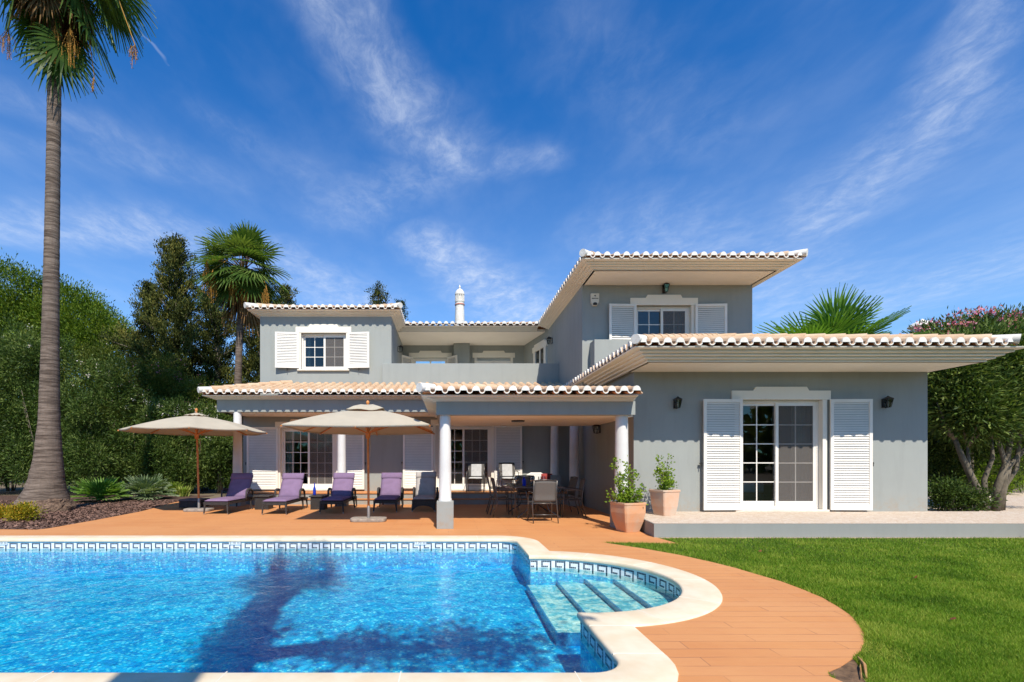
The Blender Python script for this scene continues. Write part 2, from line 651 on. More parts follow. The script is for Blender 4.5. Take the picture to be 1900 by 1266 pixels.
g = MB()
gx0, gx1, gy0, gy1 = XL - .3, 3.05, 2.60, 8.80
for x0, x1, y0, y1 in [(-900, gx0, -900, 900), (gx1, 900, -900, 900), (gx0, gx1, -900, gy0), (gx0, gx1, gy1, 900)]:
    g.add([(x0, y0, -.022), (x1, y0, -.022), (x1, y1, -.022), (x0, y1, -.022)], [(0, 1, 2, 3)])
tag(g.build('ground', EARTH), kind='structure')

d = MB()
flat_poly(d, deck_outer, [hole], 0.0)
# slab edge towards the lawn
edge = [(2.55, 0.6)] + DECK_R + [gnd(1258, 1008.6), (3.66, 8.50)]
strip(d, [(edge, 0.0), (edge, -0.03)], close=False)
tag(d.build('deck', DECKM), kind='structure')

c = MB()
prof = [(-.022, -.036), (-.024, -.02), (-.022, 0.002), (-.012, .012), (0.004, .016), (.325, .016), (.338, .012), (.345, -.002)]
strip(c, [(outline(o), z) for o, z in prof], flip=True, rnd=0.5)
strip(c, [(outline(.03), -.036), (outline(-.022), -.036)], flip=True, rnd=0.5)
tag(c.build('pool_coping', COPING, smooth=True, auto=60), kind='structure')
JOINT = M('joint_grout', (0.80, 0.74, 0.63), rough=0.8)
jn = MB()
for y in (3.93, 3.36):
    jn.box(PXW - .02, PXW + .33, y - .003, y + .003, .0, .0175)
for x in (0.8, -0.3, -1.4, -2.5, -3.6, -4.7, -5.8):
    jn.box(x - .003, x + .003, YF - .33, YF + .02, .0, .0175)
for x in (0.5, -0.9, -2.3, -3.7, -5.1, -6.5, -7.9):
    jn.box(x - .003, x + .003, YB - .02, YB + .33, .0, .0175)
for a in (62, 30, -4, -38, -70):
    q = (math.cos(R(a)), math.sin(R(a)))
    jn.bar((BC[0] + q[0] * (BR - .015), BC[1] + q[1] * (BR - .015), .0085), (BC[0] + q[0] * (BR + .33), BC[1] + q[1] * (BR + .33), .0085), .006, .018)
tag(jn.build('coping_joints', JOINT), kind='structure')


# pool shell
def mosaic(name, c1, c2, c3, cell=0.025, rough=0.25):
    m, t, b = mat_new(name)
    v = coords(t)
    sc = vmath(t, 'SCALE', v, None, 1 / cell)
    fl = vmath(t, 'FLOOR', vmath(t, 'ADD', sc, (0.5, 0.5, 0.5)))
    wn_ = NN(t, 'ShaderNodeTexWhiteNoise', noise_dimensions='3D')
    t.links.new(fl, wn_.inputs['Vector'])
    col = mixc(t, wn_.outputs['Value'], c1, c2)
    hi = maprange(t, wn_.outputs['Value'], 0.86, 0.9, smooth=False)
    col = mixc(t, hi, col, c3)
    t.links.new(col, b.inputs['Base Color'])
    b.inputs['Roughness'].default_value = rough
    return m


MOSB = mosaic('blue_mosaic', (0.0, 0.40, 0.74), (0.01, 0.58, 0.90), (0.30, 0.90, 0.96))
MOST = mosaic('pale_mosaic', (0.64, 0.72, 0.64), (0.84, 0.88, 0.78), (0.95, 0.97, 0.90), 0.03)
MOSR = mosaic('riser_mosaic', (0.02, 0.20, 0.42), (0.015, 0.27, 0.52), (0.06, 0.38, 0.62), 0.022)
BANDW = M('band_white_tile', (0.74, 0.76, 0.76), (0.62, 0.66, 0.68), rough=0.25, scale=12)
BANDD = M('band_dark_tile', (0.025, 0.04, 0.07), (0.05, 0.08, 0.12), rough=0.25, scale=30, rnd=0.5)
ps = MB()
FLOORZ = -.95
inn = outline(0.0)
strip(ps, [(inn, -.225), (inn, FLOORZ)], m=0)
strip(ps, [(inn, -.036), (inn, -.225)], m=1)
flat_poly(ps, inn, (), FLOORZ, 0)
ps.v[-1][:, 2] = -.47 - (YB - ps.v[-1][:, 1]) * .022 - (PXW - ps.v[-1][:, 0]) * .012
tag(ps.build('pool_shell', [MOSB, BANDW]), kind='structure')
# key-pattern tile band, small dark tiles following the wall
kb = MB()
PAT = ["........", "111111..", "1....1..", "1....1..", "1111.1..", ".....1..", ".....1..", "........"]
arr = np.array(outline(-0.003))
sl = np.concatenate([[0], np.cumsum(np.linalg.norm(np.diff(arr, axis=0), axis=1))])
tot = sl[-1]
unit = 0.192
cw = unit / 8


def at_len(q):
    q = min(max(q, 0), tot - 1e-6)
    i = int(np.searchsorted(sl, q, side='right') - 1)
    f = (q - sl[i]) / max(sl[i + 1] - sl[i], 1e-9)
    return arr[i] * (1 - f) + arr[i + 1] * f


q = 2.2
while q < tot - 2.2:
    for r_ in range(8):
        for c_ in range(8):
            if PAT[r_][c_] == '1':
                a0 = q + c_ * cw + .002
                p, p2 = at_len(a0), at_len(a0 + cw - .004)
                z1 = -.040 - r_ * .0232
                z0 = z1 - .0200
                kb.add([(p[0], p[1], z0), (p2[0], p2[1], z0), (p2[0], p2[1], z1), (p[0], p[1], z1)], [(0, 1, 2, 3)])
    q += unit
tag(kb.build('pool_band_pattern', BANDD), kind='structure')

# depth plates let into the band
for px_m, txt in ((436, '2.10 m'), (780, '1.70 m'), (4, '2.10 m')):
    X_ = PX(px_m, YB)
    dp = MB()
    dp.box(X_ - .10, X_ + .10, YB - .012, YB - .004, -.092, -.028)
    do = dp.build('depth_plate', [BANDW], None, bevel=.002)
    tag(do, {436: 'white pool depth plate left of the trunk shadow in the tile band', 780: 'white pool depth plate in the tile band near the middle of the back wall', 4: 'white pool depth plate cut by the left edge of the photo'}[px_m], 'depth plate', 'pool depth plates')
    cu = bpy.data.curves.new('lettering', 'FONT')
    cu.body = txt
    cu.size = .062
    cu.align_x = 'CENTER'
    cu.extrude = .0005
    tmp_ = bpy.data.objects.new('tmp', cu)
    COL.objects.link(tmp_)
    bpy.context.view_layer.update()
    me_ = bpy.data.meshes.new_from_object(tmp_.evaluated_get(bpy.context.evaluated_depsgraph_get()))
    bpy.data.objects.remove(tmp_)
    ob = bpy.data.objects.new('lettering', me_)
    COL.objects.link(ob)
    ob.location = (X_, YB - .0128, -.080)
    ob.rotation_euler = (R(90), 0, 0)
    me_.materials.clear()
    me_.materials.append(BANDD)
    ob.parent = do

# steps in the rounded bay
st = MB()
edges = [(1.10, -.405, 4.95), (1.52, -.345, 4.0), (1.88, -.285, 4.0), (2.20, -.230, 4.0)]


def bay_span(x):
    h = math.sqrt(max(BR * BR - (x - BC[0]) ** 2, 0))
    return BC[1] - h, BC[1] + h


for i, (x0, z, yf) in enumerate(edges):
    x1 = edges[i + 1][0] if i < 3 else BC[0] + BR - .004
    xs = np.linspace(x0, x1, 12)
    lo = [max(bay_span(max(x, 1.0))[0] + .002, yf) for x in xs]
    hi = [min(bay_span(max(x, 1.0))[1] - .002, 6.855) for x in xs]
    V, Fc = [], []
    for x, a, bb in zip(xs, lo, hi):
        V += [(x, a, z), (x, bb, z)]
    for j in range(11):
        Fc.append((2 * j, 2 * j + 2, 2 * j + 3, 2 * j + 1))
    st.add(V, Fc, 0)
    zl = FLOORZ if i == 0 else edges[i - 1][1]
    st.add([(x0, lo[0], zl), (x0, hi[0], zl), (x0, hi[0], z), (x0, lo[0], z)], [(3, 2, 1, 0)], 1)
    st.box(x0 - .006, x0 + .012, lo[0] + .002, hi[0] - .002, z - .018, z + .004, 1)
    if i == 0:
        st.add([(x0, yf, FLOORZ), (2.0, yf, FLOORZ), (2.0, yf, z), (x0, yf, z)], [(0, 1, 2, 3)], 1)
tag(st.build('pool_steps', [MOST, MOSR]), kind='structure')

# water surface: caustic ripple light painted into the transparent tint, glints from reflection
m, t, b = mat_new('pool_water')
t.nodes.remove(b)
v = coords(t)
mpv = NN(t, 'ShaderNodeMapping')
mpv.inputs['Scale'].default_value = (1.0, 1.0, 1.0)
t.links.new(v, mpv.inputs[0])
wrp = vmath(t, 'SCALE', vmath(t, 'SUBTRACT', noise_tex(t, v, 2.2, 4, 0.6, 0, 1), (.5, .5, .5)), None, 0.55)
vv = vmath(t, 'ADD', mpv.outputs[0], wrp)
vo = NN(t, 'ShaderNodeTexVoronoi', feature='SMOOTH_F1')
vo.inputs['Scale'].default_value = 7.0
vo.inputs['Smoothness'].default_value = 0.35
t.links.new(vv, vo.inputs['Vector'])
vo2 = NN(t, 'ShaderNodeTexVoronoi', feature='DISTANCE_TO_EDGE')
vo2.inputs['Scale'].default_value = 13.0
t.links.new(vv, vo2.inputs['Vector'])
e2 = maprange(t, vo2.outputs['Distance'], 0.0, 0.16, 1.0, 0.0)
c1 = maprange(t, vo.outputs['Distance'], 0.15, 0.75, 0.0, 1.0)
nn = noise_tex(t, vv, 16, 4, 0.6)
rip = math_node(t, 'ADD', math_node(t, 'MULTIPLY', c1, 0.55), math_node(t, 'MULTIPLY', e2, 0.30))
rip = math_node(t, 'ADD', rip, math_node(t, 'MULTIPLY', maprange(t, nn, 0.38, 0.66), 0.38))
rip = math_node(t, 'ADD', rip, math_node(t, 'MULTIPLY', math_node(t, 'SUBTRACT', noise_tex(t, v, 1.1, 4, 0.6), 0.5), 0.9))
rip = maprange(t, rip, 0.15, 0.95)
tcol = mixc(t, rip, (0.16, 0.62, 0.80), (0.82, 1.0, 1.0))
tr = NN(t, 'ShaderNodeBsdfTransparent')
t.links.new(tcol, tr.inputs[0])
gl = NN(t, 'ShaderNodeBsdfGlossy')
gl.inputs['Roughness'].default_value = 0.03
fr = NN(t, 'ShaderNodeFresnel')
fr.inputs['IOR'].default_value = 1.333
bp = NN(t, 'ShaderNodeBump')
bp.inputs['Strength'].default_value = 0.38
bp.inputs['Distance'].default_value = 0.035
hsum = math_node(t, 'ADD', math_node(t, 'ADD', noise_tex(t, vv, 5.0, 3, 0.55), math_node(t, 'MULTIPLY', noise_tex(t, vv, 1.6, 2, 0.5), 1.2)), math_node(t, 'MULTIPLY', noise_tex(t, vv, 19, 3, 0.6), 0.30))
t.links.new(hsum, bp.inputs['Height'])
t.links.new(bp.outputs[0], gl.inputs['Normal'])
t.links.new(bp.outputs[0], fr.inputs['Normal'])
mx = NN(t, 'ShaderNodeMixShader')
t.links.new(fr.outputs[0], mx.inputs[0])
t.links.new(tr.outputs[0], mx.inputs[1])
t.links.new(gl.outputs[0], mx.inputs[2])
t.links.new(mx.outputs[0], t.nodes['Material Output'].inputs[0])
WATER = m
wm = MB()
flat_poly(wm, outline(-0.001), (), -0.160)
tag(wm.build('water', WATER), kind='structure')

# lawn
NOTCH = [gnd(1535, 1247), gnd(1583, 1222), gnd(1600, 1240), gnd(1612, 1275), gnd(1570, 1275)]
lawn_poly = [(2.55, -6)] + [(2.55, 0.6)] + DECK_R + [gnd(1258, 1008.6), (3.66, 8.46), (22, 8.46), (22, -6)]
lw = MB()
flat_poly(lw, lawn_poly, (), -0.010)
tag(lw.build('lawn', LAWNSOIL), kind='structure')


def inside(P, poly):
    x, y = P[:, 0], P[:, 1]
    res = np.zeros(len(P), bool)
    n = len(poly)
    j = n - 1
    for i in range(n):
        xi, yi = poly[i]
        xj, yj = poly[j]
        cnd = ((yi > y) != (yj > y)) & (x < (xj - xi) * (y - yi) / (yj - yi + 1e-12) + xi)
        res ^= cnd
        j = i
    return res


N = 620000
yy = 1 / rng.uniform(1 / 8.52, 1 / 2.6, N)
xx = rng.uniform(0.3, 1.28, N) * yy
P = np.stack([xx, yy], 1)
P = P[inside(P, lawn_poly)][:330000]
k = len(P)
nzv = np.sin(P[:, 0] * 2.1 + 1.3 * np.sin(P[:, 1] * 1.7)) * 0.5 + np.sin(P[:, 0] * 5.3 + P[:, 1] * 4.1) * 0.3
sc = 0.75 + 0.25 * P[:, 1] / 4
h = rng.uniform(0.016, 0.042, k) * (1 + 0.25 * nzv)
bx_, by_ = gnd(1618, 1205)
dd_ = ((P[:, 0] - bx_) ** 2 / .05 + (P[:, 1] - by_) ** 2 / .10)
dpath = np.min(np.stack([np.hypot(P[:, 0] - q[0], P[:, 1] - q[1]) for q in DECK_R]), 0)
bare = (dd_ < rng.uniform(.2, 1.6, k)) | (dpath < rng.uniform(-.1, .16, k))
h[bare] *= 0.7
w = rng.uniform(0.0018, 0.0034, k) * sc
a = rng.uniform(0, 2 * np.pi, k)
ln = rng.uniform(0.2, 1.0, k) * h
a2 = rng.uniform(0, 2 * np.pi, k)
base = np.stack([P[:, 0], P[:, 1], np.full(k, -.008)], 1)
off = np.stack([np.cos(a) * w, np.sin(a) * w, np.zeros(k)], 1)
tip = base + np.stack([np.cos(a2) * ln, np.sin(a2) * ln, h], 1)
V = np.stack([base - off, base + off, tip], 1).reshape(-1, 3)
Fc = np.arange(3 * k).reshape(-1, 3)
nz2 = np.array([mnoise.noise(Vector((x * 1.6, y * 1.6, 0))) + .6 * mnoise.noise(Vector((x * 5, y * 5, 3))) for x, y in P])
rr = np.clip(0.46 + 0.10 * nzv + 0.42 * nz2 + rng.normal(0, 0.24, k), 0, 1)
dry = rng.random(k) < np.where(bare, 0.6, 0.05 + .05 * (nzv > .3))
rr[dry] = 1.0
GRASS = leaf_mat('grass_blade', (0.058, 0.125, 0.006), (0.140, 0.262, 0.012), (0.33, 0.37, 0.055), trans=0.25, rough=0.6, spec=0.2)
keep = ~(bare & (rng.random(k) < .35)) & ~inside(P, NOTCH)
V = V.reshape(-1, 3, 3)[keep].reshape(-1, 3)
rr = rr[keep]
Fc = np.arange(len(V)).reshape(-1, 3)
gm = MB()
gm.add(V, Fc, 0, rr)
tag(gm.build('grass', GRASS), 'short green lawn grass beyond the curved terracotta path', 'grass', kind='stuff')

nt = MB()
flat_poly(nt, [(x, y) for x, y in NOTCH], (), -.004)
tag(nt.build('bare_soil', M('bare_soil_patch', (.22, .13, .07), (.10, .06, .035), rough=1, scale=14, bump=.8, bscale=40)), kind='structure')
nt = MB()
flat_poly(nt, [(3.62, 8.44), (22, 8.44), (22, 8.545), (3.62, 8.545)], (), -.002)
tag(nt.build('sandy_edge', M('crumbled_plaster_edge', (.52, .38, .26), (.30, .19, .12), rough=1, scale=16, bump=.8, bscale=50)), kind='structure')
nt = MB()
nx0, ny0 = gnd(1592, 1222)
nx1, ny1 = gnd(1608, 1262)
nt.tube([(nx0, ny0, .012), ((nx0 + nx1) / 2 + .015, (ny0 + ny1) / 2, .028), (nx1, ny1, .012)], [.004, .010, .006], 6, 0, True)
nt.tube([(nx0 + .01, ny0 - .02, .010), ((nx0 + nx1) / 2 - .012, (ny0 + ny1) / 2, .014), (nx1 - .03, ny1, .010)], [.003, .005, .003], 6, 0, True)
tag(nt.build('dry_palm_strip', M('dry_husk', (.46, .26, .10), (.30, .15, .06), rough=.8, scale=12)), 'curled brown strip of palm husk lying in the bare soil notch beside the path', 'palm husk')

# mulch bed
mulch_poly = [(-9.15, 17.2)] + DECK_L + [(-14, 9.6), (-24, 9.6), (-24, 19), (-9.15, 19)]
mu = MB()
flat_poly(mu, mulch_poly, (), -0.010)
tag(mu.build('mulch_bed', MULCH), kind='structure')
N = 16000
yy = rng.uniform(9.4, 16.5, N)
xx = -rng.uniform(0.55, 1.05, N) * yy
P = np.stack([xx, yy], 1)
P = P[inside(P, mulch_poly)]
k = len(P)
L = rng.uniform(0.012, 0.05, k)
Wd = rng.uniform(0.006, 0.016, k)
a = rng.uniform(0, 6.283, k)
el = rng.uniform(-.5, .5, k)
dv = np.stack([np.cos(a) * np.cos(el), np.sin(a) * np.cos(el), np.sin(el)], 1)
sv = np.stack([-np.sin(a), np.cos(a), rng.uniform(-.6, .6, k)], 1)
ct = np.stack([P[:, 0], P[:, 1], rng.uniform(-.002, .012, k)], 1)
V = np.stack([ct - dv * L[:, None] - sv * Wd[:, None], ct + dv * L[:, None] - sv * Wd[:, None], ct + dv * L[:, None] + sv * Wd[:, None], ct - dv * L[:, None] + sv * Wd[:, None]], 1).reshape(-1, 3)
mc = MB()
mc.add(V, np.arange(4 * k).reshape(-1, 4), 0, rng.random(k))
tag(mc.build('bark_chips', CHIP), 'loose brown bark chips covering the planting bed', 'bark mulch', kind='stuff')

# cobbled terrace along the right wing
m, t, b = mat_new('cobbles')
v = coords(t)
vo = NN(t, 'ShaderNodeTexVoronoi', feature='DISTANCE_TO_EDGE')
vo.inputs['Scale'].default_value = 13
vo.inputs['Randomness'].default_value = 0.6
t.links.new(v, vo.inputs['Vector'])
vc = NN(t, 'ShaderNodeTexVoronoi')
vc.inputs['Scale'].default_value = 13
vc.inputs['Randomness'].default_value = 0.6
t.links.new(v, vc.inputs['Vector'])
sp = NN(t, 'ShaderNodeSeparateColor')
t.links.new(vc.outputs['Color'], sp.inputs[0])
col = mixc(t, sp.outputs[0], (0.52, 0.42, 0.32), (0.60, 0.52, 0.43))
ed = maprange(t, vo.outputs['Distance'], 0.02, 0.08, 1.0, 0.0)
col = mixc(t, math_node(t, 'MULTIPLY', ed, 0.7), col, (0.42, 0.26, 0.17))
t.links.new(col, b.inputs['Base Color'])
b.inputs['Roughness'].default_value = 0.75
bp = NN(t, 'ShaderNodeBump')
bp.inputs['Distance'].default_value = 0.01
t.links.new(vo.outputs['Distance'], bp.inputs['Height'])
t.links.new(bp.outputs[0], b.inputs['Normal'])
COBBLE = m
KERB = plaster('kerb_plaster', (0.27, 0.28, 0.265), 0.15)
tb = MB()
tb.prism([(3.62, 8.54), (24, 8.54), (24, 10.58), (4.06, 10.58), (4.06, 10.2), (3.74, 9.45)], -.02, .236, 1)
flat_poly(tb, [(3.64, 8.56), (24, 8.56), (24, 10.62), (4.04, 10.62), (4.04, 10.2), (3.76, 9.44)], (), .240, 0)
tag(tb.build('terrace', [COBBLE, KERB]), kind='structure')
# path continuing behind the oleanders
pb = MB()
flat_poly(pb, [(10.6, 10.62), (24, 10.62), (24, 22), (10.6, 22)], (), .05)
tag(pb.build('side_path', COBBLE), kind='structure')

# ------------------------------------------------------------------ the villa
villa = thing('villa', 'grey two-storey villa with white shutters and terracotta tiled roofs behind the pool', 'house', (0, 12.7, 0), world=True)


def wall_y(mb, x0, x1, z0, z1, y, ops=(), th=0.28, m=0, xax=True):
    """wall facing -Y (front at y) with rectangular openings (a,b,c,d)"""
    xs = sorted({x0, x1, *[o[0] for o in ops], *[o[1] for o in ops]})
    zs = sorted({z0, z1, *[o[2] for o in ops], *[o[3] for o in ops]})
    nx, nz = len(xs) - 1, len(zs) - 1

    def solid(i, j):
        if i < 0 or j < 0 or i >= nx or j >= nz:
            return False
        cx, cz = (xs[i] + xs[i + 1]) / 2, (zs[j] + zs[j + 1]) / 2
        return not any(o[0] < cx < o[1] and o[2] < cz < o[3] for o in ops)
    y2 = y + th
    for i in range(nx):
        for j in range(nz):
            if not solid(i, j):
                continue
            a, b, c, d = xs[i], xs[i + 1], zs[j], zs[j + 1]
            mb.add([(a, y, c), (b, y, c), (b, y, d), (a, y, d)], [(0, 1, 2, 3)], m, .5)
            mb.add([(a, y2, c), (b, y2, c), (b, y2, d), (a, y2, d)], [(3, 2, 1, 0)], m, .5)
            if not solid(i - 1, j):
                mb.add([(a, y, c), (a, y2, c), (a, y2, d), (a, y, d)], [(3, 2, 1, 0)], m, .5)
            if not solid(i + 1, j):
                mb.add([(b, y, c), (b, y2, c), (b, y2, d), (b, y, d)], [(0, 1, 2, 3)], m, .5)
            if not solid(i, j - 1):
                mb.add([(a, y, c), (b, y, c), (b, y2, c), (a, y2, c)], [(3, 2, 1, 0)], m, .5)
            if not solid(i, j + 1):
                mb.add([(a, y, d), (b, y, d), (b, y2, d), (a, y2, d)], [(0, 1, 2, 3)], m, .5)


def sweep(mb, path, prof, m=0, closed=False, rnd=.5):
    """profile (out, z) swept along a plan path; 'out' is to the right of travel"""
    n = len(path)
    P = [Vector(p) for p in path]
    offs = []
    for i in range(n):
        if closed or 0 < i < n - 1:
            a = (P[i] - P[(i - 1) % n]).normalized()
            b = (P[(i + 1) % n] - P[i]).normalized()
        elif i == 0:
            a = b = (P[1] - P[0]).normalized()
        else:
            a = b = (P[-1] - P[-2]).normalized()
        na, nb = Vector((a.y, -a.x)), Vector((b.y, -b.x))
        mt = (na + nb)
        mt = mt / max(1e-6, (mt.dot(na)))
        offs.append(mt)
    k = len(prof)
    V = []
    for i in range(n):
        for o, z in prof:
            V.append((P[i].x + offs[i].x * o, P[i].y + offs[i].y * o, z))
    Fc = []
    for i in range(n if closed else n - 1):
        i2 = (i + 1) % n
        for j in range(k - 1):
            Fc.append((i * k + j, i2 * k + j, i2 * k + j + 1, i * k + j + 1))
    if not closed:
        Fc.append(tuple(range(k))[::-1])
        Fc.append(tuple((n - 1) * k + j for j in range(k)))
    mb.add(V, Fc, m, rnd)


def tiles(mb, O, u, v, Wd, run, pitch, p=.235, mouth=True, row=.37, under=.5):
    """barrel tiles: O start of the eave line, u along it, v up the slope; run(s) = plan length of the slope at s"""
    O, u, v = Vector(O), Vector(u), Vector(v)
    n = max(1, round(Wd / p))
    p = Wd / n
    S, H = [], []
    for i in range(n):
        for x in np.linspace(-.5, .5, 15)[:-1]:
            if abs(x) < .31:
                h = math.sqrt(1 - (x / .31) ** 2) * .33 * p
            else:
                h = -math.sqrt(max(0, 1 - ((abs(x) - .5) / .19) ** 2)) * .2 * p
            S.append((i + .5 + x) * p)
            H.append(h)
    S.append(n * p)
    H.append(-.2 * p)
    S, H = np.array(S), np.array(H)
    L = np.array([max(0.0, run(s)) for s in S])
    ns = len(S)
    O_, u_, v_ = np.array(O), np.array(u), np.array(v)
    rmax = L.max()
    nrow = int(math.ceil(rmax / row))
    per = np.repeat(np.arange(n), 14)
    tile_r = rng.random((nrow + 1, 2 * n + 2))
    cell = (2 * per + (np.tile(np.arange(14), n) % 14 > 3) * 1 - (np.tile(np.arange(14), n) > 10) * 0)
    jit = rng.normal(0, 1, (nrow + 1, n))
    for k in range(nrow):
        va, vb = k * row, (k + 1) * row + .01
        a = np.minimum(va, L)
        b = np.minimum(vb, L)
        pj = np.concatenate([jit[k][per], [0]]) * .004 * (k > 0)
        def pts(vv, lift):
            q = O_ + u_ * S[:, None] + v_ * vv[:, None]
            q[:, 2] += pitch * vv + H + lift + pj
            return q
        A0 = pts(a, -.004)
        A1 = pts(a, .020)
        B = pts(b, .0)
        V = np.concatenate([A0, A1, B])
        idx = np.arange(ns - 1)
        ok = (b - a)[:-1] + (b - a)[1:] > 1e-4
        idx = idx[ok]
        f1 = np.stack([idx, idx + 1, ns + idx + 1, ns + idx], 1)
        f2 = np.stack([ns + idx, ns + idx + 1, 2 * ns + idx + 1, 2 * ns + idx], 1)
        rr = tile_r[k][cell[idx]]
        mb.add(V, np.concatenate([f1, f2]), 0, np.concatenate([rr, rr]))
    if under:
        # undersides that show at the eave
        a = np.zeros(ns)
        b = np.minimum(under, L)
        def pu(vv):
            q = O_ + u_ * S[:, None] + v_ * vv[:, None]
            q[:, 2] += pitch * vv + np.minimum(H, 0) * 1.0 - .014
            return q
        V = np.concatenate([pu(a + .012), pu(b)])
        idx = np.arange(ns - 1)
        idx = idx[(b[:-1] + b[1:]) > .02]
        mb.add(V, np.stack([idx, ns + idx, ns + idx + 1, idx + 1], 1), 1, np.repeat(rng.random(n), 14)[idx])
    if mouth:
        for i in range(n):
            s = (i + .5) * p
            if run(s) < .03:
                continue
            jz = random.uniform(-.003, .004)
            c = O + u * (s + random.uniform(-.003, .003)) - v * (.004 + random.uniform(0, .010))
            th = np.linspace(0, math.pi, 9)
            pa = [c + u * (math.cos(t_) * .325 * p) + Vector((0, 0, math.sin(t_) * .40 * p + .006 + jz)) for t_ in th]
            pa = pa[::-1]
            pb = [q_ + v * .05 for q_ in pa]
            k = len(pa)
            Fc = [tuple(range(k))[::-1]] + [(j, j + 1, k + j + 1, k + j) for j in range(k - 1)]
            mb.add(pa + pb, Fc, 2)
            # white rim round the open channel
            s2 = (i + 1) * p
            if i == n - 1:
                continue
            c = O + u * s2 - v * .006
            th = np.linspace(math.pi, 2 * math.pi, 9)
            V = []
            for t_ in th:
                V.append(c + u * (math.cos(t_) * .20 * p) + Vector((0, 0, math.sin(t_) * .2 * p + .012)))
                V.append(c + u * (math.cos(t_) * .25 * p) + Vector((0, 0, math.sin(t_) * .275 * p + .012)))
            Fc = [(2 * j, 2 * j + 2, 2 * j + 3, 2 * j + 1) for j in range(8)]
            V2 = V + [q_ + v * .03 for q_ in V]
            kk = len(V)
            Fc += [(2 * j + 1, 2 * j + 3, kk + 2 * j + 3, kk + 2 * j + 1) for j in range(8)]
            Fc += [(2 * j, kk + 2 * j, kk + 2 * j + 2, 2 * j + 2) for j in range(8)]
            mb.add(V2, Fc, 2)
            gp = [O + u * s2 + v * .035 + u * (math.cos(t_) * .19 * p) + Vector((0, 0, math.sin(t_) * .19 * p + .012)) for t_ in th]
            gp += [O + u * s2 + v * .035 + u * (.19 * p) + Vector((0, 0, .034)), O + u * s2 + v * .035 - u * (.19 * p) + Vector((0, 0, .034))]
            mb.add(gp, [tuple(range(len(gp)))], 3)  # dark plug painted as shade in the channel mouth


def hip_caps(mb, a, b, r=.085, step=.36):
    a, b = Vector(a), Vector(b)
    d = b - a
    n = max(1, int(d.length / step))
    dn = d.normalized()
    for i in range(n):
        p0 = a + d * (i / n)
        p1 = a + d * ((i + 1.12) / n)
        up = Vector((0, 0, .012))
        mb.tube([p0 + up, p1], [r * 1.08, r * .9], 10, 2 if i == 0 else 0, True)


def hip_roof(name, x0, x1, y0, y1, z, pitch, sides='flrb', clips=None, caps=True, label=None):
    """rectangular hip roof with its eave line at z"""
    mb = MB()
    clips = clips or {}
    Wx, Wy = x1 - x0, y1 - y0
    half = min(Wx, Wy) / 2

    def hip(s, Wd, other):
        return min(s if True else 0, Wd - s, other / 2)
    if 'f' in sides:
        cf = clips.get('f', lambda s: 99)
        tiles(mb, (x0, y0, z), (1, 0, 0), (0, 1, 0), Wx, lambda s: min(hip(s, Wx, Wy), cf(s)), pitch)
    if 'b' in sides:
        tiles(mb, (x1, y1, z), (-1, 0, 0), (0, -1, 0), Wx, lambda s: hip(s, Wx, Wy), pitch)
    if 'l' in sides:
        cf = clips.get('l', lambda s: 99)
        tiles(mb, (x0, y1, z), (0, -1, 0), (1, 0, 0), Wy, lambda s: min(hip(s, Wy, Wx), cf(s)), pitch)
    if 'r' in sides:
        cf = clips.get('r', lambda s: 99)
        tiles(mb, (x1, y0, z), (0, 1, 0), (-1, 0, 0), Wy, lambda s: min(hip(s, Wy, Wx), cf(s)), pitch)
    if caps:
        zt = z + .05
        if 'f' in sides and 'l' in sides:
            k = min(half, clips.get('capl', 99))
            hip_caps(mb, (x0 - .02, y0 - .02, zt), (x0 + k, y0 + k, zt + pitch * k))
        if 'f' in sides and 'r' in sides:
            k = min(half, clips.get('capr', 99))
            hip_caps(mb, (x1 + .02, y0 - .02, zt), (x1 - k, y0 + k, zt + pitch * k))
        if not clips.get('noridge'):
            if Wx > Wy:
                hip_caps(mb, (x0 + half, y0 + half, zt + pitch * half), (x1 - half, y0 + half, zt + pitch * half))
            else:
                hip_caps(mb, (x0 + half, y0 + half, zt + pitch * half), (x0 + half, y1 - half, zt + pitch * half))
    o = mb.build(name, [TERRA, TERRAD, LIMEW, CHANNELSHADE], villa, smooth=True, auto=50)
    if label:
        o['label'] = label
    return o


def cornice(path, z, o, drop=.15, name='cornice'):
    """stepped plaster moulding: from the soffit edge (0, z) up and out to (o, z+drop)"""
    mb = MB()
    k = o
    pr = [(-.05, z), (0.0, z)]
    nst = 4
    for i in range(nst):
        o0 = k * (.04 + .84 * i / nst)
        o1 = k * (.04 + .84 * (i + 1) / nst)
        z0 = z + (drop - .03) * i / nst
        z1 = z + (drop - .03) * (i + 1) / nst
        pr += [(o0, z0 + .004), (o0, z0 + (z1 - z0) * .62), (o0 - .009, z0 + (z1 - z0) * .66), (o0 - .008, z1 - .001), (o1 - .007, z1 + .002)]
    pr += [(k, z + drop - .022), (k + .01, z + drop), (-.05, z + drop + .02)]
    sweep(mb, path, pr)
    return mb.build(name, [CREAM], villa)


def slab(name, x0, x1, y0, y1, z0, z1, mat):
    mb = MB()
    mb.box(x0, x1, y0, y1, z0, z1)
    return mb.build(name, [mat], villa)


# dimensions (metres; y is the distance from the camera)
RWX0, RWX1, RWY, RWZ = 4.05, 10.47, 10.6, 3.29        # right wing
RUX0, RUX1, RUY = 3.62, 8.22, 13.12                   # upper right block
LBX0, LBX1, LBY = -6.21, -1.88, 16.0                  # upper left block
ZC = 6.10                                             # upper soffit
GY = 16.0                                             # ground floor wall under the veranda
ZF1 = 3.45

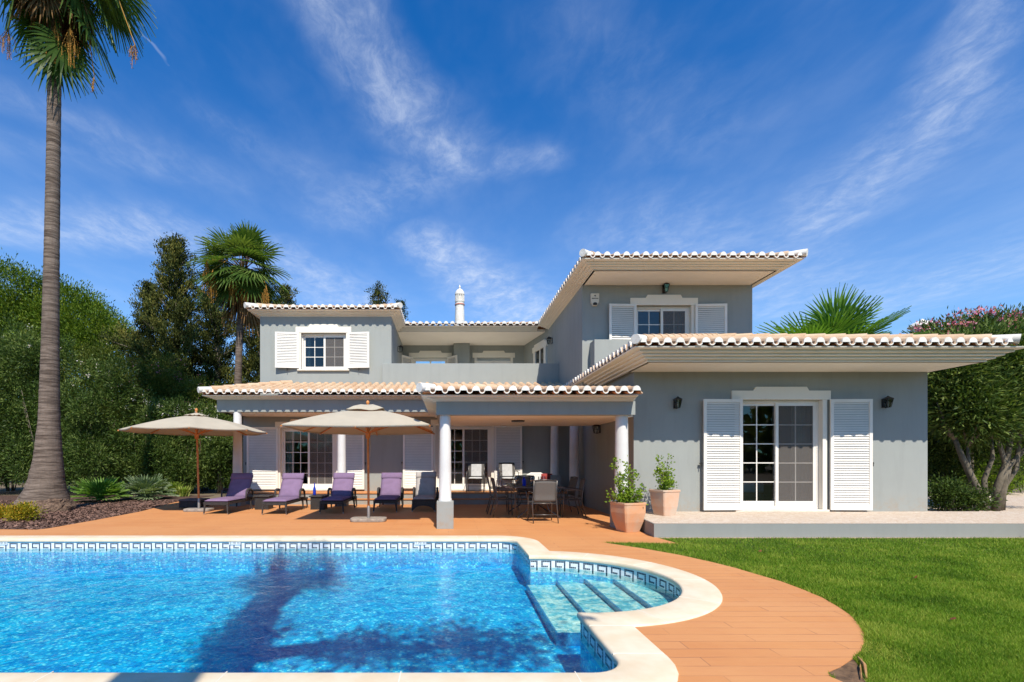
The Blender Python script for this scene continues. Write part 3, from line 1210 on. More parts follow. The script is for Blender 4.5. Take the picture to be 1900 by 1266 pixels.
# --- walls
rd = (PX(1370, RWY), PX(1526, RWY), .25, PZ(742, RWY))            # right-wing door opening
w_ = MB()
wall_y(w_, RWX0, RWX1, .0, RWZ + .02, RWY, [rd])
w_.box(RWX0, RWX0 + .25, RWY + .28, 21, 0, RWZ + .6)
w_.box(RWX1 - .25, RWX1, RWY + .28, 21, 0, RWZ + .02)
w_.build('wall', [GREY], villa)
ru = (PX(1180, RUY), PX(1283, RUY), ZF1, PZ(567, RUY))
w_ = MB()
wall_y(w_, RUX0, RUX1, ZF1 - .1, ZC + .1, RUY, [ru], th=.25)
w_.box(RUX0, RUX0 + .25, RUY + .25, 17.7, 3.0, ZC + .1)
w_.box(RUX1 - .25, RUX1, RUY + .25, 21, ZF1, ZC + .1)
# side wall seen under the eave, down to the terrace
w_.build('wall', [GREY], villa)
# chamfer wall beside the terrace, with its door opening built as frame on the face
A, B_ = Vector((3.13, 20.0)), Vector((3.62, 17.65))
w_ = MB()
w_.prism([(A.x, A.y), (B_.x, B_.y), (B_.x + .3, B_.y), (A.x + .3, A.y + .2)], 3.2, ZC + .05)
w_.build('wall', [GREY], villa)
lw_ = (PX(558, LBY), PX(643, LBY), PZ(686, LBY), PZ(618, LBY))
w_ = MB()
wall_y(w_, LBX0, LBX1, 2.95, ZC + .05, LBY, [lw_], th=.25)
w_.box(LBX0, LBX0 + .25, LBY + .25, 21, 0, ZC + .05)
w_.box(LBX1 - .25, LBX1, LBY + .25, 20.3, 3.2, ZC + .05)
w_.build('wall', [GREY], villa)
# terrace back wall with pier
BY = 20.0
o1 = (PX(766, BY), PX(831, BY), ZF1, PZ(664, BY))
o2 = (PX(884, BY), PX(948, BY), ZF1, PZ(664, BY))
w_ = MB()
wall_y(w_, LBX1 - .2, A.x + .2, 3.2, ZC + .05, BY, [o1, o2], th=.25)
w_.box(PX(842, 19.6), PX(871.5, 19.6), 19.6, BY - .002, 3.4, ZC - .002)
w_.build('wall', [GREY], villa)
# ground floor back wall
FZ = .35
g1 = (PX(520, GY), PX(622, GY), FZ + .02, PZ(794, GY))
g2 = (PX(808, GY), PX(912, GY), FZ + .02, PZ(790, GY))
w_ = MB()
wall_y(w_, -6.77, RWX0, 0, 2.95, GY, [g1, g2], th=.25)
w_.box(-6.77, -6.52, GY + .25, 21, 0, 2.95)
w_.build('wall', [GREY], villa)

# --- parapets
pp = MB()
pp.box(PX(709, 15.9), RUX0, 15.88, 16.02, 3.3, PZ(674.5, 15.88))
pp.build('balcony_parapet', [GREY], villa, bevel=.008)
pp = MB()
zt = PZ(630, 12.72)
pp.box(3.83, 8.0, 12.72, 12.86, 3.3, zt)
pp.box(3.83, 3.97, 12.86, 13.12, 3.3, zt)
pp.build('balcony_parapet', [GREY], villa, bevel=.008)
slab('balcony_floor', LBX1, RUX0, 16.02, BY, 3.2, 3.42, SILL)

# --- interior shells (rooms behind the panes)
rm = MB()
for x0, x1, y0, y1, z0, z1 in [(RWX0 + .25, RWX1 - .25, RWY + .28, 15.4, .26, 3.2), (RUX0 + .25, RUX1 - .25, RUY + .25, 16.6, 3.42, 6.0),
                               (LBX0 + .25, LBX1 - .25, LBY + .25, 19.4, 3.42, 6.0), (-6.5, RWX0, GY + .25, 20.9, FZ, 2.9)]:
    z0 += .002
    v8 = [(x0, y0, z0), (x1, y0, z0), (x1, y1, z0), (x0, y1, z0), (x0, y0, z1), (x1, y0, z1), (x1, y1, z1), (x0, y1, z1)]
    rm.add(v8, [(0, 1, 2, 3)], 1)
    rm.add(v8, [(7, 6, 5, 4), (3, 2, 6, 7), (1, 5, 6, 2), (0, 3, 7, 4)], 0)
rm.build('room_lining', [ROOM, ROOMFLOOR], villa)

# --- soffits and ceilings
slab('soffit', RUX0 - .002, RUX1 + .002, 12.11, RUY + .05, ZC, ZC + .1, CEIL)
slab('soffit', LBX1 - .3, RUX0 + .02, 17.9, BY + .1, ZC + .002, ZC + .1, CEIL)
slab('soffit', RWX0 - .12, RWX1 + .1, 9.55, RWY + .05, RWZ, RWZ + .1, CEIL)
slab('ceiling', -6.85, RWX0 - .002, 14.4 + .22, GY - .002, 2.80, 2.95, CEIL)
slab('ceiling', -.22, 3.68, 9.86, 10.62, 2.31, 2.40, CEIL)
slab('ceiling', -.22, RWX0 - .002, 10.62, 13.45, 2.31, 2.40, CEIL)

# --- cornices
cornice([(RUX0 - .0, 17.6), (RUX0 - .0, 12.11), (RUX1, 12.11), (RUX1, 20)], ZC, .38)
cornice([(LBX0, 20), (LBX0, LBY), (LBX1, LBY), (LBX1, 17.9), (RUX0 - .36, 17.9)], ZC, .30)
cornice([(RWX0 - .12, 12.9), (RWX0 - .12, 9.55), (RWX1 + .1, 9.55), (RWX1 + .1, 20)], RWZ, .40, .22)
cornice([(RWX0 - .12, 16), (RWX0 - .12, 12.9)], RWZ, .40, .22)
cornice([(-6.87, 16), (-6.87, 14.42), (-.6, 14.42)], 3.14, .30, .12)
cornice([(-.24, 13.45), (-.24, 9.62), (3.66, 9.62)], 2.50, .27, .12)

# --- beams
bm_ = MB()
bm_.box(-6.87, RWX0 - .002, 14.40, 14.62, 2.80, 3.18)
bm_.box(-6.87, -6.65, 14.62, GY, 2.80, 3.18)
bm_.build('beam', [GREY], villa)
bm_ = MB()
bm_.box(-.24, 3.70, 9.60, 9.86, 2.26, 2.53)
bm_.box(-.24, -.0, 9.86, 13.45, 2.262, 2.53)
bm_.build('beam', [GREY], villa)

# --- roofs
zr = 3.52 + .047
f_clip = lambda s: (12.72 - 9.1) if 3.52 + s < 8.1 else 99
hip_roof('roof', 3.52, 10.68, 9.1, 20.0, zr, .27, 'flr', {'f': f_clip, 'l': lambda s: .12 if (20.0 - s) > 12.6 else 99, 'r': lambda s: 99, 'capl': 3.5, 'noridge': 1})
hip_roof('roof', 3.25, 8.62, 11.70, 21.0, 6.297, .25, 'flr', {'noridge': 0})
hip_roof('roof', -6.53, -1.56, 15.62, 21.5, 6.287, .25, 'flr', {'noridge': 0})
mb = MB()
tiles(mb, (-1.6, 17.5, 6.287), (1, 0, 0), (0, 1, 0), 4.9, lambda s: 3.0, .25)
mb.build('roof', [TERRA, TERRAD, LIMEW, CHANNELSHADE], villa, smooth=True, auto=50)
# veranda roof
mb = MB()
zv = 3.28 + .047
tiles(mb, (-7.19, 14.0, zv), (1, 0, 0), (0, 1, 0), 11.1, lambda s: min(s, 1.99 if (-7.19 + s) > -6.3 else 1.99), .27)
tiles(mb, (-7.19, 20.0, zv), (0, -1, 0), (1, 0, 0), 6.0, lambda s: min(6.0 - s, .98), .27)
hip_caps(mb, (-7.21, 13.98, zv + .05), (-5.2, 15.98, zv + .05 + .27 * 1.99))
mb.build('roof', [TERRA, TERRAD, LIMEW, CHANNELSHADE], villa, smooth=True, auto=50)
# dining pavilion roof
mb = MB()
zp = 2.62 + .047
tiles(mb, (-.53, 9.15, zp), (1, 0, 0), (0, 1, 0), 4.2, lambda s: min(s + .02, 1.9), .15)
tiles(mb, (-.53, 13.5, zp), (0, -1, 0), (1, 0, 0), 4.35, lambda s: min(4.35 - s + .02, s + .3, 1.9), .15)
tiles(mb, (4.0, 13.5, zp), (-1, 0, 0), (0, -1, 0), 4.55, lambda s: min(4.55 - s + .02, 2.45), .12, mouth=False)
hip_caps(mb, (-.55, 9.13, zp + .05), (1.3, 11.0, zp + .05 + .15 * 1.85))
mb.build('roof', [TERRA, TERRAD, LIMEW, CHANNELSHADE], villa, smooth=True, auto=50)

# --- veranda floor and steps
fl = MB()
fl.box(-6.75, RWX0 - .002, 15.2, GY + .02, -.01, FZ - .004, 1)
fl.box(-6.77, RWX0 - .004, 15.17, GY - .002, FZ - .03, FZ, 0)
fl.box(-6.75, RWX0 - .002, 14.95, 15.17, -.01, .165, 1)
fl.box(-6.77, RWX0 - .004, 14.92, 15.17, .150, .172, 0)
fl.build('veranda_floor', [DECKM, GREY], villa)


# --- columns
def column(x, y, z0, ztop, ph=.54, pw=.34, r=.13):
    mb = MB()
    H = ztop - (z0 + ph)
    mb.lathe([(r * 1.10, 0), (r * 1.10, .04), (r, .06), (r, H * .35), (r * .90, H - .05), (r * .9, H)], (x, y, z0 + ph), 28, 0)
    c = mb.build('column', [COLWHITE], villa, smooth=True, auto=40)
    q = MB()
    q.box(x - pw / 2, x + pw / 2, y - pw / 2, y + pw / 2, z0 - .005, z0 + ph)
    q.build('pedestal', [GREY], c, bevel=.008)


column(PX(826, 9.75), 9.76, 0, 2.262, r=.122, pw=.335)
column(PX(1155, 9.75), 9.80, 0, 2.262, r=.135, pw=.36)
column(PX(441, 14.52), 14.52, 0, 2.802)
column(PX(634, 14.52), 14.52, 0, 2.802, r=.125)
column(PX(1069, 14.3), 14.52, 0, 2.802, r=.14)
column(PX(1029, 15.5), 15.5, FZ, 2.80, r=.13)


# --- doors, windows, shutters
def glazed(name, op, y, cols, rows, door=True, sill=True, header=True, hw=.16, curtain=None, screen=True, dark_room=True):
    """sliding window or door pair in opening op of a wall with its face at y"""
    x0, x1, z0, z1 = op
    fy = y + .10
    fw = .055
    fr_ = MB()
    fr_.box(x0, x0 + fw, fy, fy + .09, z0, z1)
    fr_.box(x1 - fw, x1, fy, fy + .09, z0, z1)
    fr_.box(x0 + fw, x1 - fw, fy, fy + .09, z1 - fw, z1)
    fr_.box(x0 + fw, x1 - fw, fy, fy + .09, z0, z0 + fw * 1.1)
    frame = fr_.build(name, [WHITE], villa, bevel=.003)
    xm = (x0 + x1) / 2

    def sub(mb, nm, mats, **k):
        return mb.build(nm, mats, frame, **k)
    for si, (a, b, yy, sw) in enumerate([(x0 + fw, xm + .03, fy + .05, .06), (xm - .03, x1 - fw, fy + .012, .065)]):
        s_ = MB()
        zb, ztp = z0 + fw * 1.1, z1 - fw
        bot = .11 if door else .06
        s_.box(a, a + sw, yy, yy + .035, zb, ztp)
        s_.box(b - sw, b, yy, yy + .035, zb, ztp)
        s_.box(a + sw, b - sw, yy, yy + .035, ztp - sw, ztp)
        s_.box(a + sw, b - sw, yy, yy + .035, zb, zb + bot)
        gx0, gx1, gz0, gz1 = a + sw, b - sw, zb + bot, ztp - sw
        for i in range(1, cols):
            xx_ = gx0 + (gx1 - gx0) * i / cols
            s_.box(xx_ - .011, xx_ + .011, yy + .008, yy + .026, gz0, gz1)
        for j in range(1, rows):
            zz_ = gz0 + (gz1 - gz0) * j / rows
            xs_ = [gx0] + [gx0 + (gx1 - gx0) * i / cols for i in range(1, cols)] + [gx1]
            for q0, q1 in zip(xs_[:-1], xs_[1:]):
                s_.box(q0 + (.011 if q0 > gx0 else 0), q1 - (.011 if q1 < gx1 else 0), yy + .008, yy + .026, zz_ - .011, zz_ + .011)
        sub(s_, 'sash', [WHITE])
        p_ = MB()
        p_.add([(gx0, yy + .017, gz0), (gx1, yy + .017, gz0), (gx1, yy + .017, gz1), (gx0, yy + .017, gz1)], [(0, 1, 2, 3)])
        sub(p_, 'pane', [GLASS])
        if si == 1 and screen:
            p_ = MB()
            p_.add([(gx0, yy + .004, gz0), (gx1, yy + .004, gz0), (gx1, yy + .004, gz1), (gx0, yy + .004, gz1)], [(0, 1, 2, 3)])
            sub(p_, 'insect_screen', [SCREEN])
    if curtain:
        for ca, cb in curtain:
            cm = MB()
            n = 40
            V = []
            for i in range(n + 1):
                xx_ = ca + (cb - ca) * i / n
                yy_ = y + .38 + .03 * math.sin(i * 1.4) + .012 * math.sin(i * 3.1)
                V += [(xx_, yy_, z0 + .04), (xx_ + .02 * math.sin(i), yy_ - .01, z1 - .02)]
            cm.add(V, [(2 * i, 2 * i + 2, 2 * i + 3, 2 * i + 1) for i in range(n)])
            sub(cm, 'curtain', [CURTAIN], smooth=True)
    if header:
        h_ = MB()
        e = hw
        hz = z1 - .02
        ht = .30 * hw / .16
        w4 = (x1 - x0) * .17
        h_.prism([(x0 - e, hz + .02), (x1 + e, hz + .02), (x1 + e, hz + ht * .72), (x1 - w4, hz + ht * .72), (x1 - w4 - .05, hz + ht), (x0 + w4 + .05, hz + ht), (x0 + w4, hz + ht * .72), (x0 - e, hz + ht * .72)],
                 y - .035, y + .002, axis='y')
        for xa, xb in ((x0 - .085, x0 + .012), (x1 - .012, x1 + .085)):
            h_.box(xa, xb, y - .024, y - .003, z0, hz + .019)
        for xa, xb in ((x0 + .0015, x0 + .012), (x1 - .012, x1 - .0015)):
            h_.box(xa, xb, y - .003, y + .098, z0, z1 - .002)
        h_.build('door_surround' if door else 'window_surround', [CREAM], villa, bevel=.004)
    if sill:
        h_ = MB()
        h_.box(x0 - .10, x1 + .10, y - .08, y + .12, z0 - .045, z0 - .0)
        h_.build('sill', [SILL], villa, bevel=.006)
    return frame


def shutter(xh, w, z0, z1, y, side, ang=4, lab=None, slats=None, th=.035):
    """louvred leaf hinged at xh, opening flat against the wall; side -1 lies to the left of the hinge"""
    mb = MB()
    H = z1 - z0
    sx = side
    fw = .065
    mb.box(0, fw, 0, th, 0, H)
    mb.box(w - fw, w, 0, th, 0, H)
    mb.box(fw, w - fw, 0, th, H - fw, H)
    mb.box(fw, w - fw, 0, th, 0, fw * 1.8)
    n = slats or int((H - fw * 2.8) / .052)
    zs = np.linspace(fw * 1.8, H - fw, n + 1)
    for i in range(n):
        zc = (zs[i] + zs[i + 1]) / 2
        hh = (zs[i + 1] - zs[i]) * .45
        mb.add([(fw, .004, zc - hh), (w - fw, .004, zc - hh), (w - fw, th - .006, zc + hh), (fw, th - .006, zc + hh),
                (fw, .012, zc - hh), (w - fw, .012, zc - hh), (w - fw, th, zc + hh - .004), (fw, th, zc + hh - .004)],
               [(0, 1, 2, 3), (7, 6, 5, 4), (0, 4, 5, 1), (3, 2, 6, 7)], 0)
    # hinges and latch
    a_ = math.radians(ang) * (1 if side > 0 else -1)
    V = []
    cs, sn = math.cos(a_), math.sin(a_)
    for arr_ in mb.v:
        q_ = arr_.copy()
        lx = q_[:, 0] * sx
        ly = q_[:, 1] - th
        q_[:, 0] = xh + lx * cs + ly * sn
        q_[:, 1] = y - .012 + ly * cs - lx * sn
        q_[:, 2] += z0
        V.append(q_)
    mb.v = V
    o = mb.build('shutter', [WHITE], villa)
    if sx < 0:
        # mirrored: turn the faces right way round
        o.data.flip_normals()
    l = MB()
    xe = xh + sx * (w + .03)
    zl = z0 + H * .42 if H > 1.5 else z0 - .035
    if H < 1.5:
        xe = xh + sx * w * .5
    l.box(xe - .03, xe + .03, y - .055, y - .0, zl, zl + .018)
    l.box(xe - .008, xe + .008, y - .07, y - .052, zl - .06, zl + .03)
    l.build('shutter_latch', [BLACK], o)
    return o


# insect screen: half-lit mesh cloth
m, t, b = mat_new('insect_screen_mesh')
t.nodes.remove(b)
tr = NN(t, 'ShaderNodeBsdfTransparent')
df = NN(t, 'ShaderNodeBsdfDiffuse')
df.inputs[0].default_value = (.17, .155, .145, 1)
mx = NN(t, 'ShaderNodeMixShader')
mx.inputs[0].default_value = .55
t.links.new(tr.outputs[0], mx.inputs[1])
t.links.new(df.outputs[0], mx.inputs[2])
t.links.new(mx.outputs[0], t.nodes['Material Output'].inputs[0])
SCREEN = m

zb = PZ(947, RWY)
rdo = (rd[0], rd[1], .285, rd[3])
glazed('patio_door', rdo, RWY, 2, 5, curtain=[(rd[1] - .42, rd[1] - .02), (rd[0] - .1, rd[0] + .12)])
for px0, px1, s in ((1300, 1374, -1), (1536, 1610, 1)):
    w = (px1 - px0) * RWY / F
    shutter(PX(px1 if s < 0 else px0, RWY), w, PZ(946, RWY), PZ(742, RWY), RWY - .04, s, 3)
glazed('balcony_door', (ru[0], ru[1], ru[2], ru[3]), RUY, 2, 5, curtain=[(ru[1] - .3, ru[1])])
for px0, px1, s in ((1128, 1179, -1), (1288, 1345, 1)):
    w = (px1 - px0) * RUY / F
    shutter(PX(px1 if s < 0 else px0, RUY), w, ZF1 + .05, PZ(566, RUY), RUY - .03, s, 3)
glazed('window', lw_, LBY, 2, 3, door=False, curtain=[(lw_[0], lw_[0] + .22)])
for px0, px1, s in ((513, 555.5, -1), (646, 687, 1)):
    w = (px1 - px0) * LBY / F
    shutter(PX(px1 if s < 0 else px0, LBY), w, PZ(684, LBY), PZ(618, LBY), LBY - .03, s, 7)
glazed('balcony_door', o1, BY, 1, 1, screen=False)
for px0, px1, s in ((749, 764, -1), (831, 851, 1)):
    w = .62
    shutter(PX(px1 if s < 0 else px0, BY), w, ZF1 + .05, PZ(664, BY), BY - .03, s, 52)
glazed('balcony_door', o2, BY, 1, 1, screen=False)
sh_ = MB()
sh_.box(o2[0], (o2[0] + o2[1]) / 2 - .02, BY + .03, BY + .06, ZF1, o2[3] - .12)
sh_.box((o2[0] + o2[1]) / 2 + .02, o2[1], BY + .03, BY + .06, ZF1, o2[3] - .12)
sh_.build('closed_shutter', [WHITE], villa)
glazed('patio_door', (g1[0], g1[1], g1[2] + .04, g1[3]), GY, 3, 5, curtain=[(g1[0], g1[0] + .35), (g1[1] - .4, g1[1])])
glazed('patio_door', (g2[0], g2[1], g2[2] + .04, g2[3]), GY, 3, 5, curtain=[(g2[1] - .3, g2[1]), (g2[0], g2[0] + .3)])
for px0, px1, s, bt, tp in ((460, 517, -1, 908, 793), (625, 677, 1, 908, 793), (748, 804, -1, 906, 793), (917, 968, 1, 906, 790)):
    w = (px1 - px0) * GY / F
    shutter(PX(px1 if s < 0 else px0, GY), w, PZ(bt, GY), PZ(tp, GY), GY - .03, s, 2)
# door on the chamfer wall
dch = (A - B_).normalized()
nrm = Vector((-dch.y, dch.x))
if nrm.y > 0:
    nrm = -nrm
if nrm.x > 0:
    nrm = -nrm


def chpt(tt, out, z):
    p_ = A + (B_ - A) * tt + nrm * out
    return Vector((p_.x, p_.y, z))


cd = MB()
zt_ = 5.55


def chbox(mb, t0, t1, o0, o1_, z0, z1, m=0):
    V = [chpt(a_, o_, z_) for z_ in (z0, z1) for a_, o_ in ((t0, o0), (t1, o0), (t1, o1_), (t0, o1_))]
    mb.add(V, [(0, 1, 2, 3)[::-1], (4, 5, 6, 7), (0, 1, 5, 4), (1, 2, 6, 5), (2, 3, 7, 6), (3, 0, 4, 7)], m)


chbox(cd, .46, .54, -.01, .05, 3.42, zt_ + .0)
chbox(cd, .88, .96, -.01, .05, 3.42, zt_ + .0)
chbox(cd, .42, 1.0, -.01, .055, zt_ + .0, zt_ + .20)
chbox(cd, .50, .92, -.01, .055, zt_ + .20, zt_ + .27)
chbox(cd, .69, .73, -.01, .03, 3.42, zt_ - .002)
chbox(cd, .54, .88, -.012, .01, 3.42, zt_, 1)
cdo = cd.build('balcony_door', [CREAM, M('dark_pane', (.03, .035, .035), rough=.08, spec=.6)], villa)


# --- wall lanterns
def wall_lamp(x, y, z, s=1.0, nx=0, ny=-1):
    """lantern with its centre at z; (nx, ny) is the direction the wall faces"""
    rot = Matrix.Rotation(math.atan2(nx, -ny), 3, 'Z')

    def T(mb):
        out = []
        for a_ in mb.v:
            q_ = np.array([rot @ (Vector(p) * s) for p in a_.tolist()], np.float32)
            out.append(q_ + np.array([x, y, z], np.float32))
        mb.v = out
    mb = MB()
    mb.box(-.045, .045, -.012, 0, -.10, .10)
    mb.tube([(0, 0, -.05), (0, -.06, -.11), (0, -.12, -.10)], .008, 6)
    mb.tube([(0, 0, .07), (0, -.05, .13), (0, -.12, .13)], .008, 6)
    mb.lathe([(.012, .16), (.03, .14), (.10, .10), (.105, .09), (.10, .085)], (0, -.12, 0), 4, rot=math.pi / 4)
    mb.lathe([(.052, -.105), (.052, -.095), (.02, -.12)][:2], (0, -.12, 0), 4, rot=math.pi / 4)
    for i in range(4):
        a_ = math.pi / 4 + i * math.pi / 2
        mb.tube([(.05 * math.cos(a_), -.12 + .05 * math.sin(a_), -.10), (.095 * math.cos(a_), -.12 + .095 * math.sin(a_), .09)], .007, 4)
        a2 = a_ + math.pi / 2
        mb.tube([(.073 * math.cos(a_), -.12 + .073 * math.sin(a_), -.0), (.073 * math.cos(a2), -.12 + .073 * math.sin(a2), -.0)], .004, 4)
    T(mb)
    o = mb.build('wall_lamp', [BLACK], villa)
    g_ = MB()
    g_.lathe([(.046, -.095), (.088, .085)], (0, -.12, 0), 4, rot=math.pi / 4)
    g_.lathe([(.012, -.09), (.016, -.04), (.022, .0), (.012, .03)], (0, -.12, 0), 10, 1)
    T(g_)
    g_.build('lamp_glass', [GLASS, WHITE], o)
    return o


wall_lamp(PX(1253, RWY), RWY, PZ(750, RWY), .95)
wall_lamp(PX(1639, RWY), RWY, PZ(749, RWY), .95)
wall_lamp(PX(1232, RUY), RUY, PZ(538, RUY), 1.0)
wall_lamp(RWX0, 12.95, PZ(797, 12.95), 1.0, -1, 0)
wall_lamp(RUX0, 16.9, 5.52, 1.0, -1, 0)
wall_lamp(LBX1, 18.0, 5.48, 1.0, 1, 0)
# ceiling light disc
cm = MB()
cm.lathe([(.15, 0), (.16, .02), (.16, .03)], (PX(961, 11.6), 11.6, 2.278), 24)
cm.build('ceiling_light', [BLACK], villa)
# alarm box
ab = MB()
ax0, ax1 = PX(1095, RUY), PX(1110.5, RUY)
az0, az1 = PZ(568.5, RUY), PZ(546, RUY)
cx = (ax0 + ax1) / 2
hw = (ax1 - ax0) / 2
ab.prism([(cx - hw, az1), (cx - hw * .98, az0 + .11), (cx - hw * .5, az0), (cx + hw * .5, az0), (cx + hw * .98, az0 + .11), (cx + hw, az1)], RUY - .07, RUY + .002, axis='y')
al = ab.build('alarm_box', [M('alarm_plastic', (.72, .66, .56), rough=.5)], villa, bevel=.006)
ab = MB()
ab.lathe([(.001, 0), (.055, .004), (.06, .03), (.035, .05)], (0, 0, 0), 16)
ab.v = [np.stack([a_[:, 0] + cx, RUY - .072 - a_[:, 1] * .3, a_[:, 2] * 1.4 + az0 + .01], 1).astype(np.float32) for a_ in ab.v]
# emblem and lettering strokes
ab.build('strobe_lens', [BLACK], al)
em = MB()
ye = RUY - .0725
em.prism([(cx - .03, az1 - .075), (cx - .012, az1 - .052), (cx + .03, az1 - .05), (cx + .012, az1 - .068), (cx + .024, az1 - .10), (cx - .004, az1 - .078)], ye, ye + .002, axis='y')
for i, (dx, wdt) in enumerate(((-.085, .03), (-.048, .022), (-.018, .02), (.01, .02), (.038, .02), (.066, .02))):
    em.box(cx + dx, cx + dx + wdt, ye, ye + .002, az1 - .150, az1 - .125)
em.build('alarm_marking', [BLACK], al)

# --- chimney
ch = MB()
cx_, cy_ = PX(853, 22.2), 22.2
kx = 22.2 / F
ch.lathe([(.28, 6.2), (.24, 7.35), (.205, 8.2), (.20, 8.44), (.225, 8.45), (.225, 8.50), (.20, 8.51), (.205, 8.58), (.22, 8.60), (.22, 8.64), (.15, 8.645), (.15, 8.92),
          (.215, 8.925), (.22, 8.97), (.215, 8.99), (.19, 9.07), (.13, 9.16), (.05, 9.20), (.035, 9.24), (.055, 9.28), (.03, 9.32), (.012, 9.40)], (cx_, cy_, 0), 28)
for i in range(14):
    a_ = i * 2 * math.pi / 14
    ch.obox((cx_ + .195 * math.cos(a_), cy_ + .195 * math.sin(a_), 8.785), (.03, .045, .29), Matrix.Rotation(a_, 3, 'Z'))
cho = ch.build('chimney', [LIMEW], villa, smooth=True, auto=35)
cr_ = MB()
cr_.lathe([(.226, 8.455), (.229, 8.475), (.226, 8.495)], (cx_, cy_, 0), 28)
cr_.build('chimney_band', [M('chimney_band_red', (.5, .12, .08), rough=.7)], cho)
# neighbouring chimney cap seen above the right roof
nb = thing('garden_chimney', 'white capped chimney showing between the pink oleander tops beyond the right roof', 'chimney', (PX(1711, 22), 22, 0), world=True)
nx_, ny_ = PX(1711, 22), 22.0
mb = MB()
mb.box(nx_ - .28, nx_ + .28, ny_ - .28, ny_ + .28, -.02, 7.35)
mb.build('shaft', [LIMEW], nb)
mb = MB()
mb.lathe([(.30, 7.35), (.52, 7.42), (.46, 7.52), (.30, 7.62), (.10, 7.70), (.02, 7.78)], (nx_, ny_, 0), 14)
mb.build('cap', [LIMEW], nb)

# ------------------------------------------------------------------ furniture
WICK = M('dark_wicker', (0.060, 0.052, 0.048), (0.028, 0.025, 0.024), rough=0.6, scale=60, bump=0.8, bscale=150, bdist=0.006)
m, t, b = mat_new('woven_wicker')
v = coords(t)
wv_ = NN(t, 'ShaderNodeTexBrick')
wv_.offset = 0.5
for k, val in (('Scale', 1.0), ('Mortar Size', .004), ('Brick Width', .04), ('Row Height', .014)):
    wv_.inputs[k].default_value = val
wv_.inputs['Color1'].default_value = (.10, .09, .082, 1)
wv_.inputs['Color2'].default_value = (.055, .05, .047, 1)
wv_.inputs['Mortar'].default_value = (.012, .011, .011, 1)
sx_ = NN(t, 'ShaderNodeSeparateXYZ')
t.links.new(v, sx_.inputs[0])
cb_ = NN(t, 'ShaderNodeCombineXYZ')
t.links.new(math_node(t, 'ADD', sx_.outputs[0], sx_.outputs[1]), cb_.inputs[0])
t.links.new(sx_.outputs[2], cb_.inputs[1])
t.links.new(cb_.outputs[0], wv_.inputs['Vector'])
t.links.new(wv_.outputs['Color'], b.inputs['Base Color'])
b.inputs['Roughness'].default_value = .55
bp = NN(t, 'ShaderNodeBump')
bp.inputs['Distance'].default_value = .004
t.links.new(wv_.outputs['Fac'], bp.inputs['Height'])
bp.invert = True
t.links.new(bp.outputs[0], b.inputs['Normal'])
WEAVE = m
LILAC = M('lilac_fabric', (0.215, 0.145, 0.240), (0.185, 0.125, 0.205), rough=0.95, scale=6, bump=0.3, bscale=220, bdist=.002, spec=.1)
GREYFAB = M('grey_fabric', (0.40, 0.37, 0.345), (0.34, 0.31, 0.29), rough=0.95, scale=6, bump=0.3, bscale=220, bdist=.002, spec=.1)
CANVAS = M('cream_canvas', (0.53, 0.475, 0.375), (0.48, 0.43, 0.34), rough=0.95, scale=2.5, bump=0.15, bscale=180, bdist=.002, spec=.1)
# canvas lets some light through
t = CANVAS.node_tree
b = t.nodes['Principled BSDF']
tl = NN(t, 'ShaderNodeBsdfTranslucent')
tl.inputs[0].default_value = (.62, .50, .36, 1)
mx = NN(t, 'ShaderNodeMixShader')
mx.inputs[0].default_value = .22
t.links.new(b.outputs[0], mx.inputs[1])
t.links.new(tl.outputs[0], mx.inputs[2])
t.links.new(mx.outputs[0], t.nodes['Material Output'].inputs[0])
TEAK = M('oiled_wood', (0.60, 0.24, 0.065), (0.44, 0.16, 0.045), rough=0.45, scale=14, spec=.4)
STONE = M('concrete_base', (0.36, 0.31, 0.26), (0.22, 0.19, 0.165), rough=0.9, scale=12, bump=.3, bscale=60)
STEEL = M('brushed_steel', (0.5, 0.5, 0.5), rough=0.3, metal=1.0)
BLUEGL = M('cobalt_glass', (0.01, 0.04, 0.42), (0.01, 0.03, 0.34), rough=0.08, spec=.6)
IRON = M('grey_powder_coat', (0.14, 0.13, 0.125), (0.09, 0.085, 0.08), rough=0.35, scale=30, metal=.6, spec=.5)
MESH = M('grey_mesh_fabric', (0.125, 0.115, 0.105), (0.09, 0.085, 0.08), rough=0.7, scale=90, bump=.5, bscale=300, bdist=.002)
PADF = M('pale_chair_cushion', (0.50, 0.50, 0.50), (0.42, 0.42, 0.42), rough=.9, scale=8)
SLATE = M('dark_table_slats', (0.085, 0.08, 0.078), (0.05, 0.048, 0.046), rough=.4, scale=16)
POT = M('clay_pot', (0.62, 0.30, 0.145), (0.54, 0.36, 0.24), rough=.85, scale=3.6, bump=.2, bscale=60)
PALEPOT = M('pale_clay_pot', (0.64, 0.38, 0.25), (0.56, 0.44, 0.34), rough=.85, scale=3.6, bump=.2, bscale=60)
SOIL = M('potting_soil', (0.06, 0.04, 0.03), rough=1)


